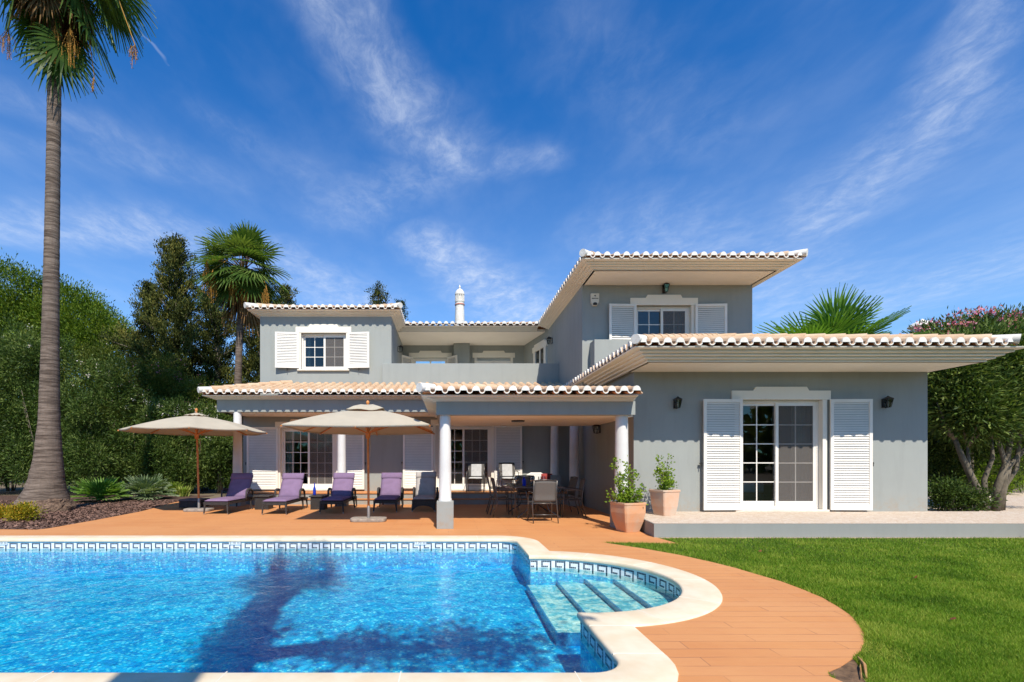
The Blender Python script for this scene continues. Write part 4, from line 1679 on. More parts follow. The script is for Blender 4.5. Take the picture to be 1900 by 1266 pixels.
def cushion(mb, p0, p1, w, th, m=0, nb=6, puff=.02, seam=True):
    """soft pad from p0 to p1 (y,z pairs), width w centred on x=0, thickness th above the line"""
    y0, z0 = p0
    y1, z1 = p1
    L = math.hypot(y1 - y0, z1 - z0)
    dy, dz = (y1 - y0) / L, (z1 - z0) / L
    ny_, nz_ = -dz, dy
    if nz_ < 0:
        ny_, nz_ = -ny_, -nz_
    nu, nv = 10, max(4, int(L / .08))
    top, bot = [], []
    for i in range(nv + 1):
        for j in range(nu + 1):
            a, c_ = i / nv, j / nu
            ea = min(1, min(a, 1 - a) * L / .045)
            ec = min(1, min(c_, 1 - c_) * w / .045)
            e = math.sqrt(max(0, 1 - (1 - ea) ** 2)) * math.sqrt(max(0, 1 - (1 - ec) ** 2))
            inset = .012 * (1 - e)
            h = th * (.45 + .55 * e) + puff * math.sin(math.pi * a) * math.sin(math.pi * c_)
            h2 = th * .35 * (1 - e)
            x = (c_ - .5) * w
            s_ = a * L
            top.append((x, y0 + dy * s_ + ny_ * h, z0 + dz * s_ + nz_ * h))
            bot.append((x, y0 + dy * s_ + ny_ * h2, z0 + dz * s_ + nz_ * h2))
    n = len(top)
    r_ = nu + 1
    Fc = []
    for i in range(nv):
        for j in range(nu):
            q = (i * r_ + j, i * r_ + j + 1, (i + 1) * r_ + j + 1, (i + 1) * r_ + j)
            Fc.append(q)
            Fc.append(tuple(n + k for k in q[::-1]))
    bd = [j for j in range(nu)] + [i * r_ + nu for i in range(nv)] + [nv * r_ + nu - j for j in range(nu)] + [(nv - i) * r_ for i in range(nv)]
    for i in range(len(bd)):
        a, c_ = bd[i], bd[(i + 1) % len(bd)]
        Fc.append((a, n + a, n + c_, c_))
    mb.add(top + bot, Fc, m, .5)


def make_lounger(label, fabric, back_deg=52, grp='sun loungers in a row on the deck', skirt=False):
    """foot end at y=0 facing the camera (-y), head at y=+1.9"""
    root = thing('sun_lounger', label, 'sun lounger', group=grp)
    w, z = .62, .31
    hinge = 1.15
    mb = MB()
    mb.box(-w / 2, -w / 2 + .045, .0, 1.85, z - .065, z)
    mb.box(w / 2 - .045, w / 2, .0, 1.85, z - .065, z)
    mb.box(-w / 2 + .045, w / 2 - .045, .0, .045, z - .075, z - .001)
    mb.box(-w / 2 + .045, w / 2 - .045, 1.805, 1.85, z - .065, z - .001)
    mb.box(-w / 2 + .046, w / 2 - .046, .046, hinge, z - .03, z - .006)
    if skirt:
        pts = [(-w / 2 + .02, .05), (-w / 2 + .02, z - .07), (w / 2 - .02, z - .07), (w / 2 - .02, .05), (w / 2 - .06, .05)] + \
              [(w / 2 * .8 * math.cos(a), .05 + .11 * math.sin(a)) for a in np.linspace(.15, math.pi - .15, 12)] + [(-w / 2 + .06, .05)]
        mb.prism(pts, -.004, .02, axis='y')
    mb.build('frame', [WEAVE], root, bevel=.006)
    legs = [(-w / 2 + .03, .03, -1), (w / 2 - .03, .03, -1), (-w / 2 + .0, 1.32, 1), (w / 2 - .0, 1.32, 1), (-w / 2 + .03, 1.80, 1), (w / 2 - .03, 1.80, 1)]
    for x, y, s_ in legs:
        mb = MB()
        mb.tube([(x, y, z - .03), (x + (.02 if x > 0 else -.02), y + s_ * .02, .03)], [.030, .018], 8)
        lg = mb.build('leg', [WICK], root, smooth=True, auto=40)
        mb = MB()
        mb.tube([(x + (.02 if x > 0 else -.02), y + s_ * .02, .032), (x + (.02 if x > 0 else -.02), y + s_ * .022, 0)], [.017, .015], 8)
        mb.build('foot_cap', [STEEL], lg, smooth=True, auto=40)
    for x in (-w / 2 - .025, w / 2 + .025):
        mb = MB()
        pts = [(x, 1.02, z - .05), (x, 1.0, z + .10), (x, 1.02, z + .215), (x, 1.12, z + .255), (x, 1.30, z + .245), (x, 1.42, z + .19), (x, 1.46, z + .05), (x, 1.44, z - .05)]
        mb.tube(pts, [.022, .024, .028, .034, .034, .028, .022, .02], 8)
        for yy_ in (1.10, 1.2, 1.3):
            mb.tube([(x, yy_, z + .23), (x, yy_ + .06, z - .02)], .007, 5)
        mb.build('armrest', [WICK], root, smooth=True)
    a = R(back_deg)
    L = .76
    by, bz = hinge + L * math.cos(a), z + L * math.sin(a)
    mb = MB()
    rot = Matrix.Rotation(a, 3, 'X')
    mb.obox((0, hinge + L / 2 * math.cos(a) + .012 * math.sin(a), z + L / 2 * math.sin(a) - .012 * math.cos(a)), (w - .05, L, .024), rot)
    mb.tube([(-.2, by - .15, bz - .2), (-.2, by + .02, z - .02)], .009, 6)
    mb.tube([(.2, by - .15, bz - .2), (.2, by + .02, z - .02)], .009, 6)
    mb.build('back_panel', [WEAVE], root)
    mb = MB()
    cushion(mb, (.01, z), (hinge - .02, z), w - .03, .065, puff=.012)
    mb.build('seat_cushion', [fabric], root, smooth=True)
    mb = MB()
    cushion(mb, (hinge + .005, z + .02), (hinge + .01 + (L + .0) * math.cos(a), z + .01 + (L + .0) * math.sin(a)), w - .03, .065, puff=.015)
    bc = mb.build('back_cushion', [fabric], root, smooth=True)
    mb = MB()
    q = .76
    n_y, n_z = -math.sin(a), math.cos(a)
    cushion(mb, (hinge + L * q * math.cos(a) + n_y * .055, z + .01 + L * q * math.sin(a) + n_z * .055), (hinge + (L + .015) * math.cos(a) + n_y * .055, z + .01 + (L + .015) * math.sin(a) + n_z * .055), w - .02, .035, puff=.012)
    mb.build('head_pillow', [fabric], bc, smooth=True)
    return root


def place(root, px, py, rz=0.0, z=0.0):
    x, y = gnd(px, py, z)
    root.location = (x, y, z)
    root.rotation_euler = (0, 0, rz)
    return root


l1 = make_lounger('leftmost lilac lounger, under the leaning parasol, its backrest in shade', LILAC, 56)
place(l1, 400, 955, R(-1))
l2 = copy_tree(l1)
l2['label'] = 'lilac lounger between the two wicker side tables, fully in the sun'
place(l2, 508.5, 955.5)
l3 = copy_tree(l1)
l3['label'] = 'lilac lounger beside the blue bottle, its foot end in the parasol shade'
place(l3, 615, 953)
l4 = copy_tree(l1)
l4['label'] = 'lilac lounger just right of the square parasol pole'
place(l4, 714.5, 951)
l5 = make_lounger('grey cushioned lounger with a solid wicker front beside the white pavilion column', GREYFAB, 60, 'sun loungers in a row on the deck', True)
place(l5, 786, 950)

# footstool by the planting bed
fs = thing('footstool', 'low dark wicker footstool with grey top at the edge of the bark bed', 'footstool', (PX(361, 13.9), 13.9, 0))
mb = MB()
mb.box(-.30, .30, -.28, .28, .03, .20)
mb.build('base', [WEAVE], fs, bevel=.01)
mb = MB()
mb.box(-.31, .31, -.29, .29, .203, .26)
mb.build('seat_cushion', [M('charcoal_fabric', (.10, .095, .10), rough=.95, bump=.2, bscale=200)], fs, bevel=.02)


def side_table(x, y, label):
    r_ = thing('side_table', label, 'side table', (x, y, 0), group='wicker side tables between the loungers')
    mb = MB()
    mb.box(-.19, .19, -.19, .19, 0, .345)
    mb.build('base', [WEAVE], r_, bevel=.008)
    mb = MB()
    mb.box(-.225, .225, -.225, .225, .348, .385)
    mb.build('table_top', [WICK], r_, bevel=.008)
    return r_


side_table(PX(490, 13.55), 13.55, 'square wicker side table with a bare top between the first two loungers')
side_table(PX(592, 13.55), 13.55, 'square wicker side table carrying the tall blue bottle')
bt = thing('bottle', 'tall cobalt blue glass bottle standing on a wicker side table', 'bottle', (PX(583.5, 13.5), 13.5, .385))
mb = MB()
mb.lathe([(.034, 0), (.042, .02), (.042, .14), (.036, .19), (.018, .25), (.013, .29)], n=18)
mb.build('body', [BLUEGL], bt, smooth=True)
mb = MB()
mb.lathe([(.0145, .291), (.016, .30), (.015, .33), (.004, .345)], n=12)
mb.build('stopper', [BLUEGL], bt, smooth=True)


# --- parasols
def parasol(name, label, x, y, n, rad, rot, z_rim, z_top, vent, lean=(0, 0)):
    r_ = thing(name, label, 'parasol', (x, y, 0))
    top = Vector((lean[0], lean[1], z_top))
    mb = MB()
    mb.tube([(0, 0, .05), (lean[0] * .85, lean[1] * .85, z_top * .86)], .026, 12)
    mb.tube([(lean[0] * .8, lean[1] * .8, z_rim - .05), (top.x, top.y, z_top - .04)], .022, 10)
    po = mb.build('pole', [TEAK], r_, smooth=True, auto=40)
    mb = MB()
    hx, hy = lean[0] * .85, lean[1] * .85
    mb.lathe([(.028, z_rim - .22), (.05, z_rim - .21), (.055, z_rim - .13), (.06, z_rim - .12), (.06, z_rim - .07), (.03, z_rim - .06)], (hx, hy, 0), 14)
    mb.build('hub', [TEAK], r_, smooth=True, auto=40)
    mb = MB()
    mb.lathe([(.02, 0), (.032, .01), (.018, .03), (.036, .06), (.040, .08), (.030, .11), (.006, .13)], (top.x, top.y, z_top - .03), 14)
    mb.build('finial', [TEAK], r_, smooth=True)
    # rim points
    cor = []
    for i in range(n):
        a = rot + 2 * math.pi * i / n
        cor.append(Vector((rad * math.cos(a) + lean[0], rad * math.sin(a) + lean[1], z_rim)))
    tv = .26 if vent == 'big' else .16
    K = 10
    mb = MB()
    V, Fc = [], []
    per = 10
    for k in range(K + 1):
        s_ = tv * .8 + (1 - tv * .8) * k / K
        for i in range(n):
            for j in range(per):
                f = j / per
                p_ = cor[i].lerp(cor[(i + 1) % n], f)
                q = Vector((lean[0], lean[1], z_top - .09)).lerp(p_, s_)
                sag = math.sin(math.pi * f) * .045 * s_
                q.z -= sag * (0.9 if k < K else 0.6)
                q.z += math.sin(math.pi * s_) * .05
                V.append(q)
    m_ = n * per
    for k in range(K):
        for j in range(m_):
            j2 = (j + 1) % m_
            Fc.append((k * m_ + j, (k + 1) * m_ + j, (k + 1) * m_ + j2, k * m_ + j2))
    # short hem
    base = K * m_
    H = [v_ + Vector((0, 0, -.035)) for v_ in V[base:]]
    Fc += [(base + j, base + m_ + j, base + m_ + (j + 1) % m_, base + (j + 1) % m_) for j in range(m_)]
    mb.add(V + H, Fc, 0, .5)
    cn = mb.build('canopy', [CANVAS], r_, smooth=True, auto=30)
    so = cn.modifiers.new('thick', 'SOLIDIFY')
    so.thickness = .004
    # vent cap
    mb = MB()
    V, Fc = [], []
    apex = Vector((lean[0], lean[1], z_top + (.0 if vent == 'big' else -.02)))
    V.append(apex)
    for k in range(1, 4):
        s_ = tv * 1.08 * k / 3
        for i in range(n):
            for j in range(per):
                f = j / per
                p_ = cor[i].lerp(cor[(i + 1) % n], f)
                q = apex.lerp(p_, s_)
                if vent == 'big':
                    q.z += .02 * math.sin(math.pi * k / 3) + .03
                    q.z -= math.sin(math.pi * f) * .03 * k / 3
                    q.z += (.018 * math.sin(f * 9 + i * 2.3)) * (k == 3)
                else:
                    q.z += .01 * (1 if (j // 3) % 2 else -1) * (k == 3)
                V.append(q)
    Fc += [(0, 1 + j, 1 + (j + 1) % m_) for j in range(m_)]
    for k in range(2):
        b0 = 1 + k * m_
        Fc += [(b0 + j, b0 + m_ + j, b0 + m_ + (j + 1) % m_, b0 + (j + 1) % m_) for j in range(m_)]
    mb.add(V, Fc, 0, .5)
    vc_ = mb.build('vent_cap', [CANVAS], cn, smooth=True, auto=30)
    so = vc_.modifiers.new('thick', 'SOLIDIFY')
    so.thickness = .004
    # ribs and struts
    ends = list(cor)
    if n == 4:
        ends += [cor[i].lerp(cor[(i + 1) % n], .5) + Vector((0, 0, -.03)) for i in range(4)]
    for e_ in ends:
        hub_t = Vector((lean[0], lean[1], z_top - .12))
        e2 = e_ + (e_ - hub_t) * .012 + Vector((0, 0, -.03))
        mid = hub_t.lerp(e2, .5)
        mid.z += .045
        mb = MB()
        mb.bar(hub_t, mid, .018, .028)
        mb.bar(mid, e2, .018, .028)
        rb = mb.build('rib', [TEAK], r_)
        mb = MB()
        mb.bar(Vector((hx, hy, z_rim - .10)), mid + Vector((0, 0, -.02)), .018, .024)
        mb.build('strut', [TEAK], rb)
    mb = MB()
    mb.tube([(.03, -.02, z_rim - .2), (.05, -.04, z_rim - .45), (.035, -.03, z_rim - .62), (.055, -.03, z_rim - .40), (.03, -.01, z_rim - .18)], .005, 5)
    mb.build('pull_cord', [CANVAS], r_)
    return r_


u1 = parasol('parasol', 'cream parasol with small cap at the planting bed end, its wooden pole leaning slightly', PX(371, 13.05), 13.0, 8, 1.76, R(22.5), 2.15, 2.66, 'small', (-.07, 0))
u2 = parasol('parasol', 'large square cream parasol with a big vent cap in front of the middle loungers', PX(684, 10.85), 10.85, 4, 2.03, R(45), 2.06, 2.60, 'big', (-.02, 0))
for u_, w_x, w_y in ((u1, .70, .5), (u2, .80, .5)):
    mb = MB()
    pts = [(w_x / 2 * math.copysign(abs(math.cos(a)) ** .35, math.cos(a)), w_y / 2 * math.copysign(abs(math.sin(a)) ** .6, math.sin(a))) for a in np.linspace(0, 2 * math.pi, 28, endpoint=False)]
    mb.prism(pts, 0, .075)
    mb.build('base', [STONE], u_, bevel=.018)
    mb = MB()
    mb.lathe([(.034, .07), (.034, .33), (.030, .34)], n=14)
    mb.build('base_tube', [M('galvanised_steel', (.34, .32, .30), rough=.45, metal=.6)], u_, smooth=True, auto=40)


# --- dining set
def make_chair(label, grp='dining chairs around the long table', pad=False):
    """metal armchair facing -y is its back; sitter looks to +y"""
    r_ = thing('dining_chair', label, 'chair', group=grp)
    w = .27
    mb = MB()
    for s_ in (-1, 1):
        x = s_ * w
        # front leg runs up into the armrest, rear leg up into the back
        mb.tube([(x, .25, 0), (x, .225, .43), (x, .22, .60), (x, .17, .655), (x, -.05, .665), (x, -.20, .655)], .0125, 8)
        mb.tube([(x * 1.0, -.30, 0), (x, -.19, .40), (x * .93, -.215, .62), (x * .93, -.275, .92)], .0125, 8)
    mb.tube([(-w * .93, -.275, .92), (0, -.292, .935), (w * .93, -.275, .92)], .0125, 8)
    mb.tube([(-w, .22, .43), (w, .22, .43)], .011, 8)
    mb.tube([(-w, -.19, .42), (w, -.19, .42)], .011, 8)
    mb.tube([(-w, -.24, .18), (w, -.24, .18)], .009, 8)
    mb.build('frame', [IRON], r_, smooth=True)
    mb = MB()
    V, Fc = [], []
    n = 8
    for i in range(n + 1):
        for j in range(n + 1):
            V.append(((j / n - .5) * 2 * (w - .012), -.185 + .40 * i / n, .428 - .022 * math.sin(math.pi * i / n) - .012 * math.sin(math.pi * j / n)))
    for i in range(n):
        for j in range(n):
            q = i * (n + 1) + j
            Fc.append((q, q + 1, q + n + 2, q + n + 1))
    mb.add(V, Fc, 0, .5)
    o = mb.build('seat', [MESH], r_, smooth=True)
    o.modifiers.new('thick', 'SOLIDIFY').thickness = .006
    mb = MB()
    V, Fc = [], []
    for i in range(n + 1):
        f = i / n
        z = .46 + f * .455
        yb = -.192 - max(0, (z - .62)) * .20 - (.015 if z < .62 else .022)
        for j in range(n + 1):
            V.append(((j / n - .5) * 2 * (w * .93 - .012), yb - .012 * math.sin(math.pi * j / n), z))
    for i in range(n):
        for j in range(n):
            q = i * (n + 1) + j
            Fc.append((q, q + 1, q + n + 2, q + n + 1))
    mb.add(V, Fc, 0, .5)
    o = mb.build('backrest', [MESH], r_, smooth=True)
    o.modifiers.new('thick', 'SOLIDIFY').thickness = .006
    if pad:
        mb = MB()
        cushion(mb, (-.17, .425), (.20, .425), .44, .045, puff=.01)
        mb.build('seat_pad', [PADF], r_, smooth=True)
        mb = MB()
        mb.obox((0, -.20, .69), (.34, .05, .40), Matrix.Rotation(R(-11), 3, 'X') if False else Matrix.Rotation(R(11), 3, 'X'))
        mb.build('back_pad', [PADF], r_, bevel=.02)
    return r_


c1_ = make_chair('armchair at the near head of the dining table, its mesh back to the pool')
c1_.location = (PX(1006, 10.75), 10.72, 0)
c1_.rotation_euler = (0, 0, R(3))
chs = []
for lab, x, y, rz in (('dining armchair on the parasol side of the table, the nearer of its pair', 1.34, 11.72, -88), ('dining armchair on the parasol side of the table, the farther of its pair', 1.28, 12.45, -92),
                      ('dining armchair on the house wall side of the table, nearer of its pair', 2.98, 11.72, 84), ('dining armchair on the house wall side of the table, farther of its pair', 2.96, 12.45, 95),
                      ('dining armchair at the far head of the table', 2.15, 13.35, 180)):
    c_ = copy_tree(c1_)
    c_['label'] = lab
    c_.location = (x, y, 0)
    c_.rotation_euler = (0, 0, R(rz))
p1_ = make_chair('armchair with pale cushions on the veranda in front of the glass door', 'veranda armchairs with pale cushions', True)
p1_.location = (PX(883, 15.45), 15.5, FZ)
p1_.rotation_euler = (0, 0, R(172))
p2_ = copy_tree(p1_)
p2_['label'] = 'armchair with pale cushions on the veranda in front of the louvred shutter'
p2_.location = (PX(944, 15.45), 15.5, FZ)
p2_.rotation_euler = (0, 0, R(186))

tb_ = thing('dining_table', 'long dark slatted dining table with curved metal legs under the pavilion', 'table', (2.12, 12.1, 0))
mb = MB()
for i in range(9):
    x = -.52 + i * .13
    mb.box(x - .055, x + .055, -.78, .78, .715, .738)
mb.box(-.58, .58, -.82, -.782, .71, .742)
mb.box(-.58, .58, .782, .82, .71, .742)
mb.box(-.60, -.582, -.82, .82, .705, .744)
mb.box(.582, .60, -.82, .82, .705, .744)
mb.build('table_top', [SLATE], tb_, bevel=.003)
for sx in (-1, 1):
    for sy in (-1, 1):
        mb = MB()
        mb.tube([(sx * .30, sy * .62, .71), (sx * .26, sy * .60, .50), (sx * .20, sy * .58, .36), (sx * .26, sy * .62, .18), (sx * .46, sy * .72, .05), (sx * .50, sy * .74, 0)], .016, 8)
        mb.build('leg', [IRON], tb_, smooth=True)
mb = MB()
mb.tube([(-.2, -.58, .36), (.2, -.58, .36)], .012, 8)
mb.tube([(-.2, .58, .36), (.2, .58, .36)], .012, 8)
mb.tube([(0, -.58, .36), (0, .58, .36)], .012, 8)
mb.build('stretcher', [IRON], tb_, smooth=True)

# things on the table
CLEAR = glass_mat('clear_glass', (.92, .95, .95))
bb = thing('bottle', 'square cobalt blue bottle standing on the dining table', 'bottle', (1.83, 11.75, .742))
mb = MB()
mb.box(-.045, .045, -.045, .045, 0, .17)
mb.build('body', [BLUEGL], bb, bevel=.012)
mb = MB()
mb.lathe([(.018, .17), (.016, .20), (.02, .205), (.02, .225)], n=12)
mb.build('neck', [BLUEGL], bb, smooth=True)
gl_spots = [(1.62, 11.62), (1.70, 11.95), (1.98, 11.60), (2.08, 11.90), (2.20, 11.68), (2.33, 11.86), (1.66, 12.25)]
gl_lab = ['stemmed wine glass nearest the corner of the dining table by the pool column', 'stemmed wine glass behind the first two on the table', 'stemmed wine glass just right of the blue bottle on the table',
          'stemmed wine glass in the second row right of the blue bottle', 'stemmed wine glass behind the near head chair back', 'stemmed wine glass nearest the house wall side of the table', 'stemmed wine glass farthest down the table']
g0 = None
for (x, y), lab in zip(gl_spots, gl_lab):
    if g0 is None:
        g0 = thing('wine_glass', lab, 'wine glass', (x, y, .742), group='wine glasses on the dining table')
        mb = MB()
        mb.lathe([(.036, 0), (.034, .004), (.006, .01), (.004, .10), (.008, .115)], n=16)
        mb.build('stem', [CLEAR], g0, smooth=True)
        mb = MB()
        V, Fc = [], []
        pr_ = [(.008, .115), (.03, .13), (.042, .16), (.040, .20), (.034, .225)]
        for r0, z0 in pr_:
            for j in range(16):
                V.append((r0 * math.cos(j * math.pi / 8), r0 * math.sin(j * math.pi / 8), z0))
        for i in range(4):
            for j in range(16):
                Fc.append((i * 16 + j, i * 16 + (j + 1) % 16, (i + 1) * 16 + (j + 1) % 16, (i + 1) * 16 + j))
        mb.add(V, Fc)
        mb.build('bowl', [CLEAR], g0, smooth=True)
    else:
        g_ = copy_tree(g0)
        g_.location = (x, y, .742)
        g_['label'] = lab
# lounge chair with white throw and red cushion behind the table
lc = thing('lounge_chair', 'low lounge chair with rounded white back on the veranda behind the table', 'armchair', (PX(995, 15.5), 15.55, FZ))
mb = MB()
pts = [(-.36, 0), (-.36, .38), (-.30, .55), (-.16, .62), (.16, .62), (.30, .55), (.36, .38), (.36, 0)]
mb.prism(pts, -.02, .10, axis='y')
mb.build('backrest', [M('white_throw', (.78, .77, .74), rough=.9, bump=.2, bscale=30)], lc, bevel=.03)
mb = MB()
mb.box(-.34, .34, -.52, -.02, .10, .34)
mb.build('seat', [WEAVE], lc, bevel=.02)
rc = thing('cushion', 'red cushion leaning against the white lounge chair back', 'cushion', (PX(1014, 15.4), 15.38, FZ + .33))
mb = MB()
V, Fc = [], []
n = 10
for s_ in (1, -1):
    for i in range(n + 1):
        for j in range(n + 1):
            u_, v_ = i / n * 2 - 1, j / n * 2 - 1
            V.append((u_ * .17, s_ * .06 * (1 - u_ ** 4) * (1 - v_ ** 4), v_ * .13 + .13))
for s_ in (0, 1):
    for i in range(n):
        for j in range(n):
            q = s_ * (n + 1) ** 2 + i * (n + 1) + j
            f_ = (q, q + 1, q + n + 2, q + n + 1)
            Fc.append(f_ if s_ == 0 else f_[::-1])
mb.add(V, Fc)
mb.build('cover', [M('red_fabric', (.30, .05, .045), rough=.9)], rc, smooth=True)


# --- terracotta pots and their plants
def pot(name, label, x, y, z, h, wt, wb, belly, mat, rz):
    r_ = thing(name, label, 'plant pot', (x, y, z), rz)
    mb = MB()
    prof = [(wb * .5, 0), (wb * .5 + (wt - wb) * .28 + belly * .6, h * .35), (wb * .5 + (wt - wb) * .40 + belly, h * .65), (wt * .5 + belly * .2, h * .92), (wt * .5 + .012, h * .93), (wt * .5 + .012, h), (wt * .5 - .025, h), (wt * .5 - .03, h - .05)]
    V, Fc = [], []
    # faceted square section with clipped corners
    for r0, z0 in prof:
        for sx, sy, k in ((-1, -1, 0), (1, -1, 0), (1, 1, 0), (-1, 1, 0)):
            c_ = .12 * r0
            p_ = {(-1, -1): [(-r0, -r0 + c_), (-r0 + c_, -r0)], (1, -1): [(r0 - c_, -r0), (r0, -r0 + c_)], (1, 1): [(r0, r0 - c_), (r0 - c_, r0)], (-1, 1): [(-r0 + c_, r0), (-r0, r0 - c_)]}[(sx, sy)]
            for xx_, yy_ in p_:
                V.append((xx_, yy_, z0))
    for i in range(len(prof) - 1):
        for j in range(8):
            Fc.append((i * 8 + j, i * 8 + (j + 1) % 8, (i + 1) * 8 + (j + 1) % 8, (i + 1) * 8 + j))
    Fc.append(tuple(range(8))[::-1])
    mb.add(V, Fc)
    mb.build('body', [mat], r_, bevel=.004)
    mb = MB()
    k = len(prof) - 1
    mb.add(V[k * 8:k * 8 + 8], [tuple(range(8))])
    mb.build('soil', [SOIL], r_)
    return r_


pa_ = gnd(1168, 984)
pa_ = (3.43, 9.05)
pot('plant_pot', 'orange terracotta pot standing on the deck in front of the pillar', pa_[0], pa_[1] + .22, 0, .56, .47, .30, .018, POT, R(18))
pb_ = gnd(1240, 957.5, .24)
pot('plant_pot', 'pale pink terracotta pot standing on the cobbled terrace', pb_[0], pb_[1] + .17, .24, .52, .42, .30, .0, PALEPOT, R(20))
POT1 = (pa_[0], pa_[1] + .22, .50)
POT2 = (pb_[0], pb_[1] + .17, .24 + .46)
# bed glimpsed through the patio door
bd = thing('bed', 'bed with a white sheet glimpsed through the right wing patio door', 'bed', (6.9, 13.0, .26))
mb = MB()
mb.box(-.9, .9, -1.0, 1.0, .0, .30)
mb.build('base', [M('bed_base_fabric', (.42, .26, .16), rough=.9)], bd, bevel=.01)
mb = MB()
mb.box(-.92, .92, -1.02, 1.02, .302, .55)
mb.build('mattress', [M('white_sheet', (.72, .72, .72), rough=.9)], bd, bevel=.05)

# ------------------------------------------------------------------ vegetation
def nrmz(a):
    return a / np.maximum(np.linalg.norm(a, axis=1, keepdims=True), 1e-9)


def add_leaves(mb, C, Dr, L, Wd, m=0, rnd=None, curl=0.0):
    """C base points, Dr unit directions, L lengths, Wd half-widths"""
    k = len(C)
    rv = nrmz(rng.normal(size=(k, 3)))
    S = nrmz(np.cross(Dr, rv))
    L = np.broadcast_to(L, (k,))[:, None]
    Wd = np.broadcast_to(Wd, (k,))[:, None]
    mid = C + Dr * L * .5
    tip = C + Dr * L
    tip = tip - np.array([[0, 0, 1]]) * L * curl
    V = np.stack([C, mid + S * Wd, tip, mid - S * Wd], 1).reshape(-1, 3)
    if rnd is None:
        rnd = rng.random(k)
    mb.add(V, np.arange(4 * k).reshape(-1, 4), m, rnd)


def clumped(blobs, n_cl, per, cr, shell=.55):
    """clump centres within ellipsoids [(cx,cy,cz,rx,ry,rz)], then points round them"""
    B = np.array(blobs, float)
    wt = B[:, 3] * B[:, 4] * B[:, 5]
    wt = wt ** .75
    idx = rng.choice(len(B), n_cl, p=wt / wt.sum())
    d = nrmz(rng.normal(size=(n_cl, 3)))
    r = rng.uniform(shell, 1.0, n_cl)[:, None]
    cc = B[idx, :3] + d * r * B[idx, 3:]
    out_dir = d
    per_i = np.repeat(np.arange(n_cl), per)
    P = cc[per_i] + rng.normal(size=(len(per_i), 3)) * cr
    tone = (rng.normal(0, .20, n_cl) + .16 * np.sin(cc[:, 0] * 2.3 + cc[:, 2] * 1.9) * np.sin(cc[:, 2] * 2.7 + 1))[per_i]
    return P, cc[per_i], out_dir[per_i], tone


def bush(mb, blobs, n_cl, per, cr, L, Wd, m=0, up=.35, out=.8, shell=.55, zmin=.02, base_t=.45, curl=.0):
    P, cc, od, tone = clumped(blobs, n_cl, per, cr, shell)
    ok = P[:, 2] > zmin
    P, cc, od, tone = P[ok], cc[ok], od[ok], tone[ok]
    k = len(P)
    dr = nrmz((P - cc) / cr * .5 + od * out + rng.normal(size=(k, 3)) * .55 + np.array([[0, 0, up]]))
    add_leaves(mb, P, dr, rng.uniform(.7, 1.2, k) * L, rng.uniform(.7, 1.2, k) * Wd, m, np.clip(base_t + tone + rng.normal(0, .16, k), 0, 1), curl)
    return cc


OLE = leaf_mat('oleander_leaf', (0.020, 0.040, 0.008), (0.066, 0.112, 0.020), (0.20, 0.25, 0.065), .22)
OLIVE = leaf_mat('olive_green_leaf', (0.040, 0.062, 0.008), (0.105, 0.130, 0.018), (0.22, 0.22, 0.045), .28)
PINE = leaf_mat('pine_needle', (0.024, 0.052, 0.004), (0.080, 0.138, 0.008), (0.20, 0.25, 0.022), .2, rough=.6)
CYP = leaf_mat('cypress_foliage', (0.014, 0.022, 0.004), (0.058, 0.072, 0.012), (0.19, 0.175, 0.035), .12, rough=.7, spec=.2)
PALM = leaf_mat('palm_leaf', (0.022, 0.050, 0.010), (0.066, 0.118, 0.022), (0.20, 0.26, 0.07), .3, rough=.4)
PALMD = leaf_mat('dry_palm_leaf', (0.06, 0.032, 0.014), (0.15, 0.085, 0.035), (0.32, 0.20, 0.09), .12, rough=.8, spec=.1)
FRUIT = leaf_mat('palm_fruit', (0.16, 0.06, 0.012), (0.36, 0.17, 0.03), (0.55, 0.34, 0.09), .05, rough=.7)
FANP = leaf_mat('bright_palm_leaf', (0.05, 0.12, 0.015), (0.11, 0.22, 0.03), (0.22, 0.34, 0.08), .35, rough=.4)
SILVER = leaf_mat('silvery_palm_leaf', (0.09, 0.14, 0.06), (0.17, 0.23, 0.11), (0.34, 0.38, 0.26), .25, rough=.5)
POTL = leaf_mat('fresh_leaf', (0.06, 0.12, 0.01), (0.15, 0.25, 0.02), (0.34, 0.42, 0.05), .35, rough=.4)
PINK = leaf_mat('pink_blossom', (0.45, 0.10, 0.18), (0.62, 0.20, 0.30), (0.80, 0.42, 0.48), .3, rough=.7)
WHITEF = leaf_mat('white_blossom', (0.62, 0.50, 0.48), (0.74, 0.68, 0.64), (0.82, 0.80, 0.76), .3, rough=.7)
BARK = M('grey_bark', (0.20, 0.17, 0.13), (0.10, 0.08, 0.06), rough=.95, scale=6, bump=.7, bscale=30, bdist=.02)
OLEBARK = M('pale_oleander_bark', (0.185, 0.155, 0.115), (0.10, 0.085, 0.06), rough=.9, scale=7, bump=.5, bscale=26, bdist=.015)
# palm bark with leaf-scar rings
m, t, b = mat_new('ringed_palm_bark')
v = coords(t)
mpb = NN(t, 'ShaderNodeMapping')
mpb.inputs['Scale'].default_value = (1.2, 1.2, 15)
t.links.new(vmath(t, 'ADD', v, vmath(t, 'SCALE', noise_tex(t, v, 3, 3, .5, 0, 1), None, .06)), mpb.inputs[0])
n1 = noise_tex(t, mpb.outputs[0], 1.4, 7, .7)
mpc = NN(t, 'ShaderNodeMapping')
mpc.inputs['Scale'].default_value = (16, 16, 1.5)
t.links.new(v, mpc.inputs[0])
n2 = noise_tex(t, mpc.outputs[0], 1.3, 6, .7)
col = mixc(t, maprange(t, n1, .32, .68), (0.065, 0.048, 0.038), (0.235, 0.185, 0.15))
col = mixc(t, math_node(t, 'MULTIPLY', maprange(t, n2, .45, .7), .35), col, (0.10, 0.075, 0.06))
t.links.new(col, b.inputs['Base Color'])
b.inputs['Roughness'].default_value = .95
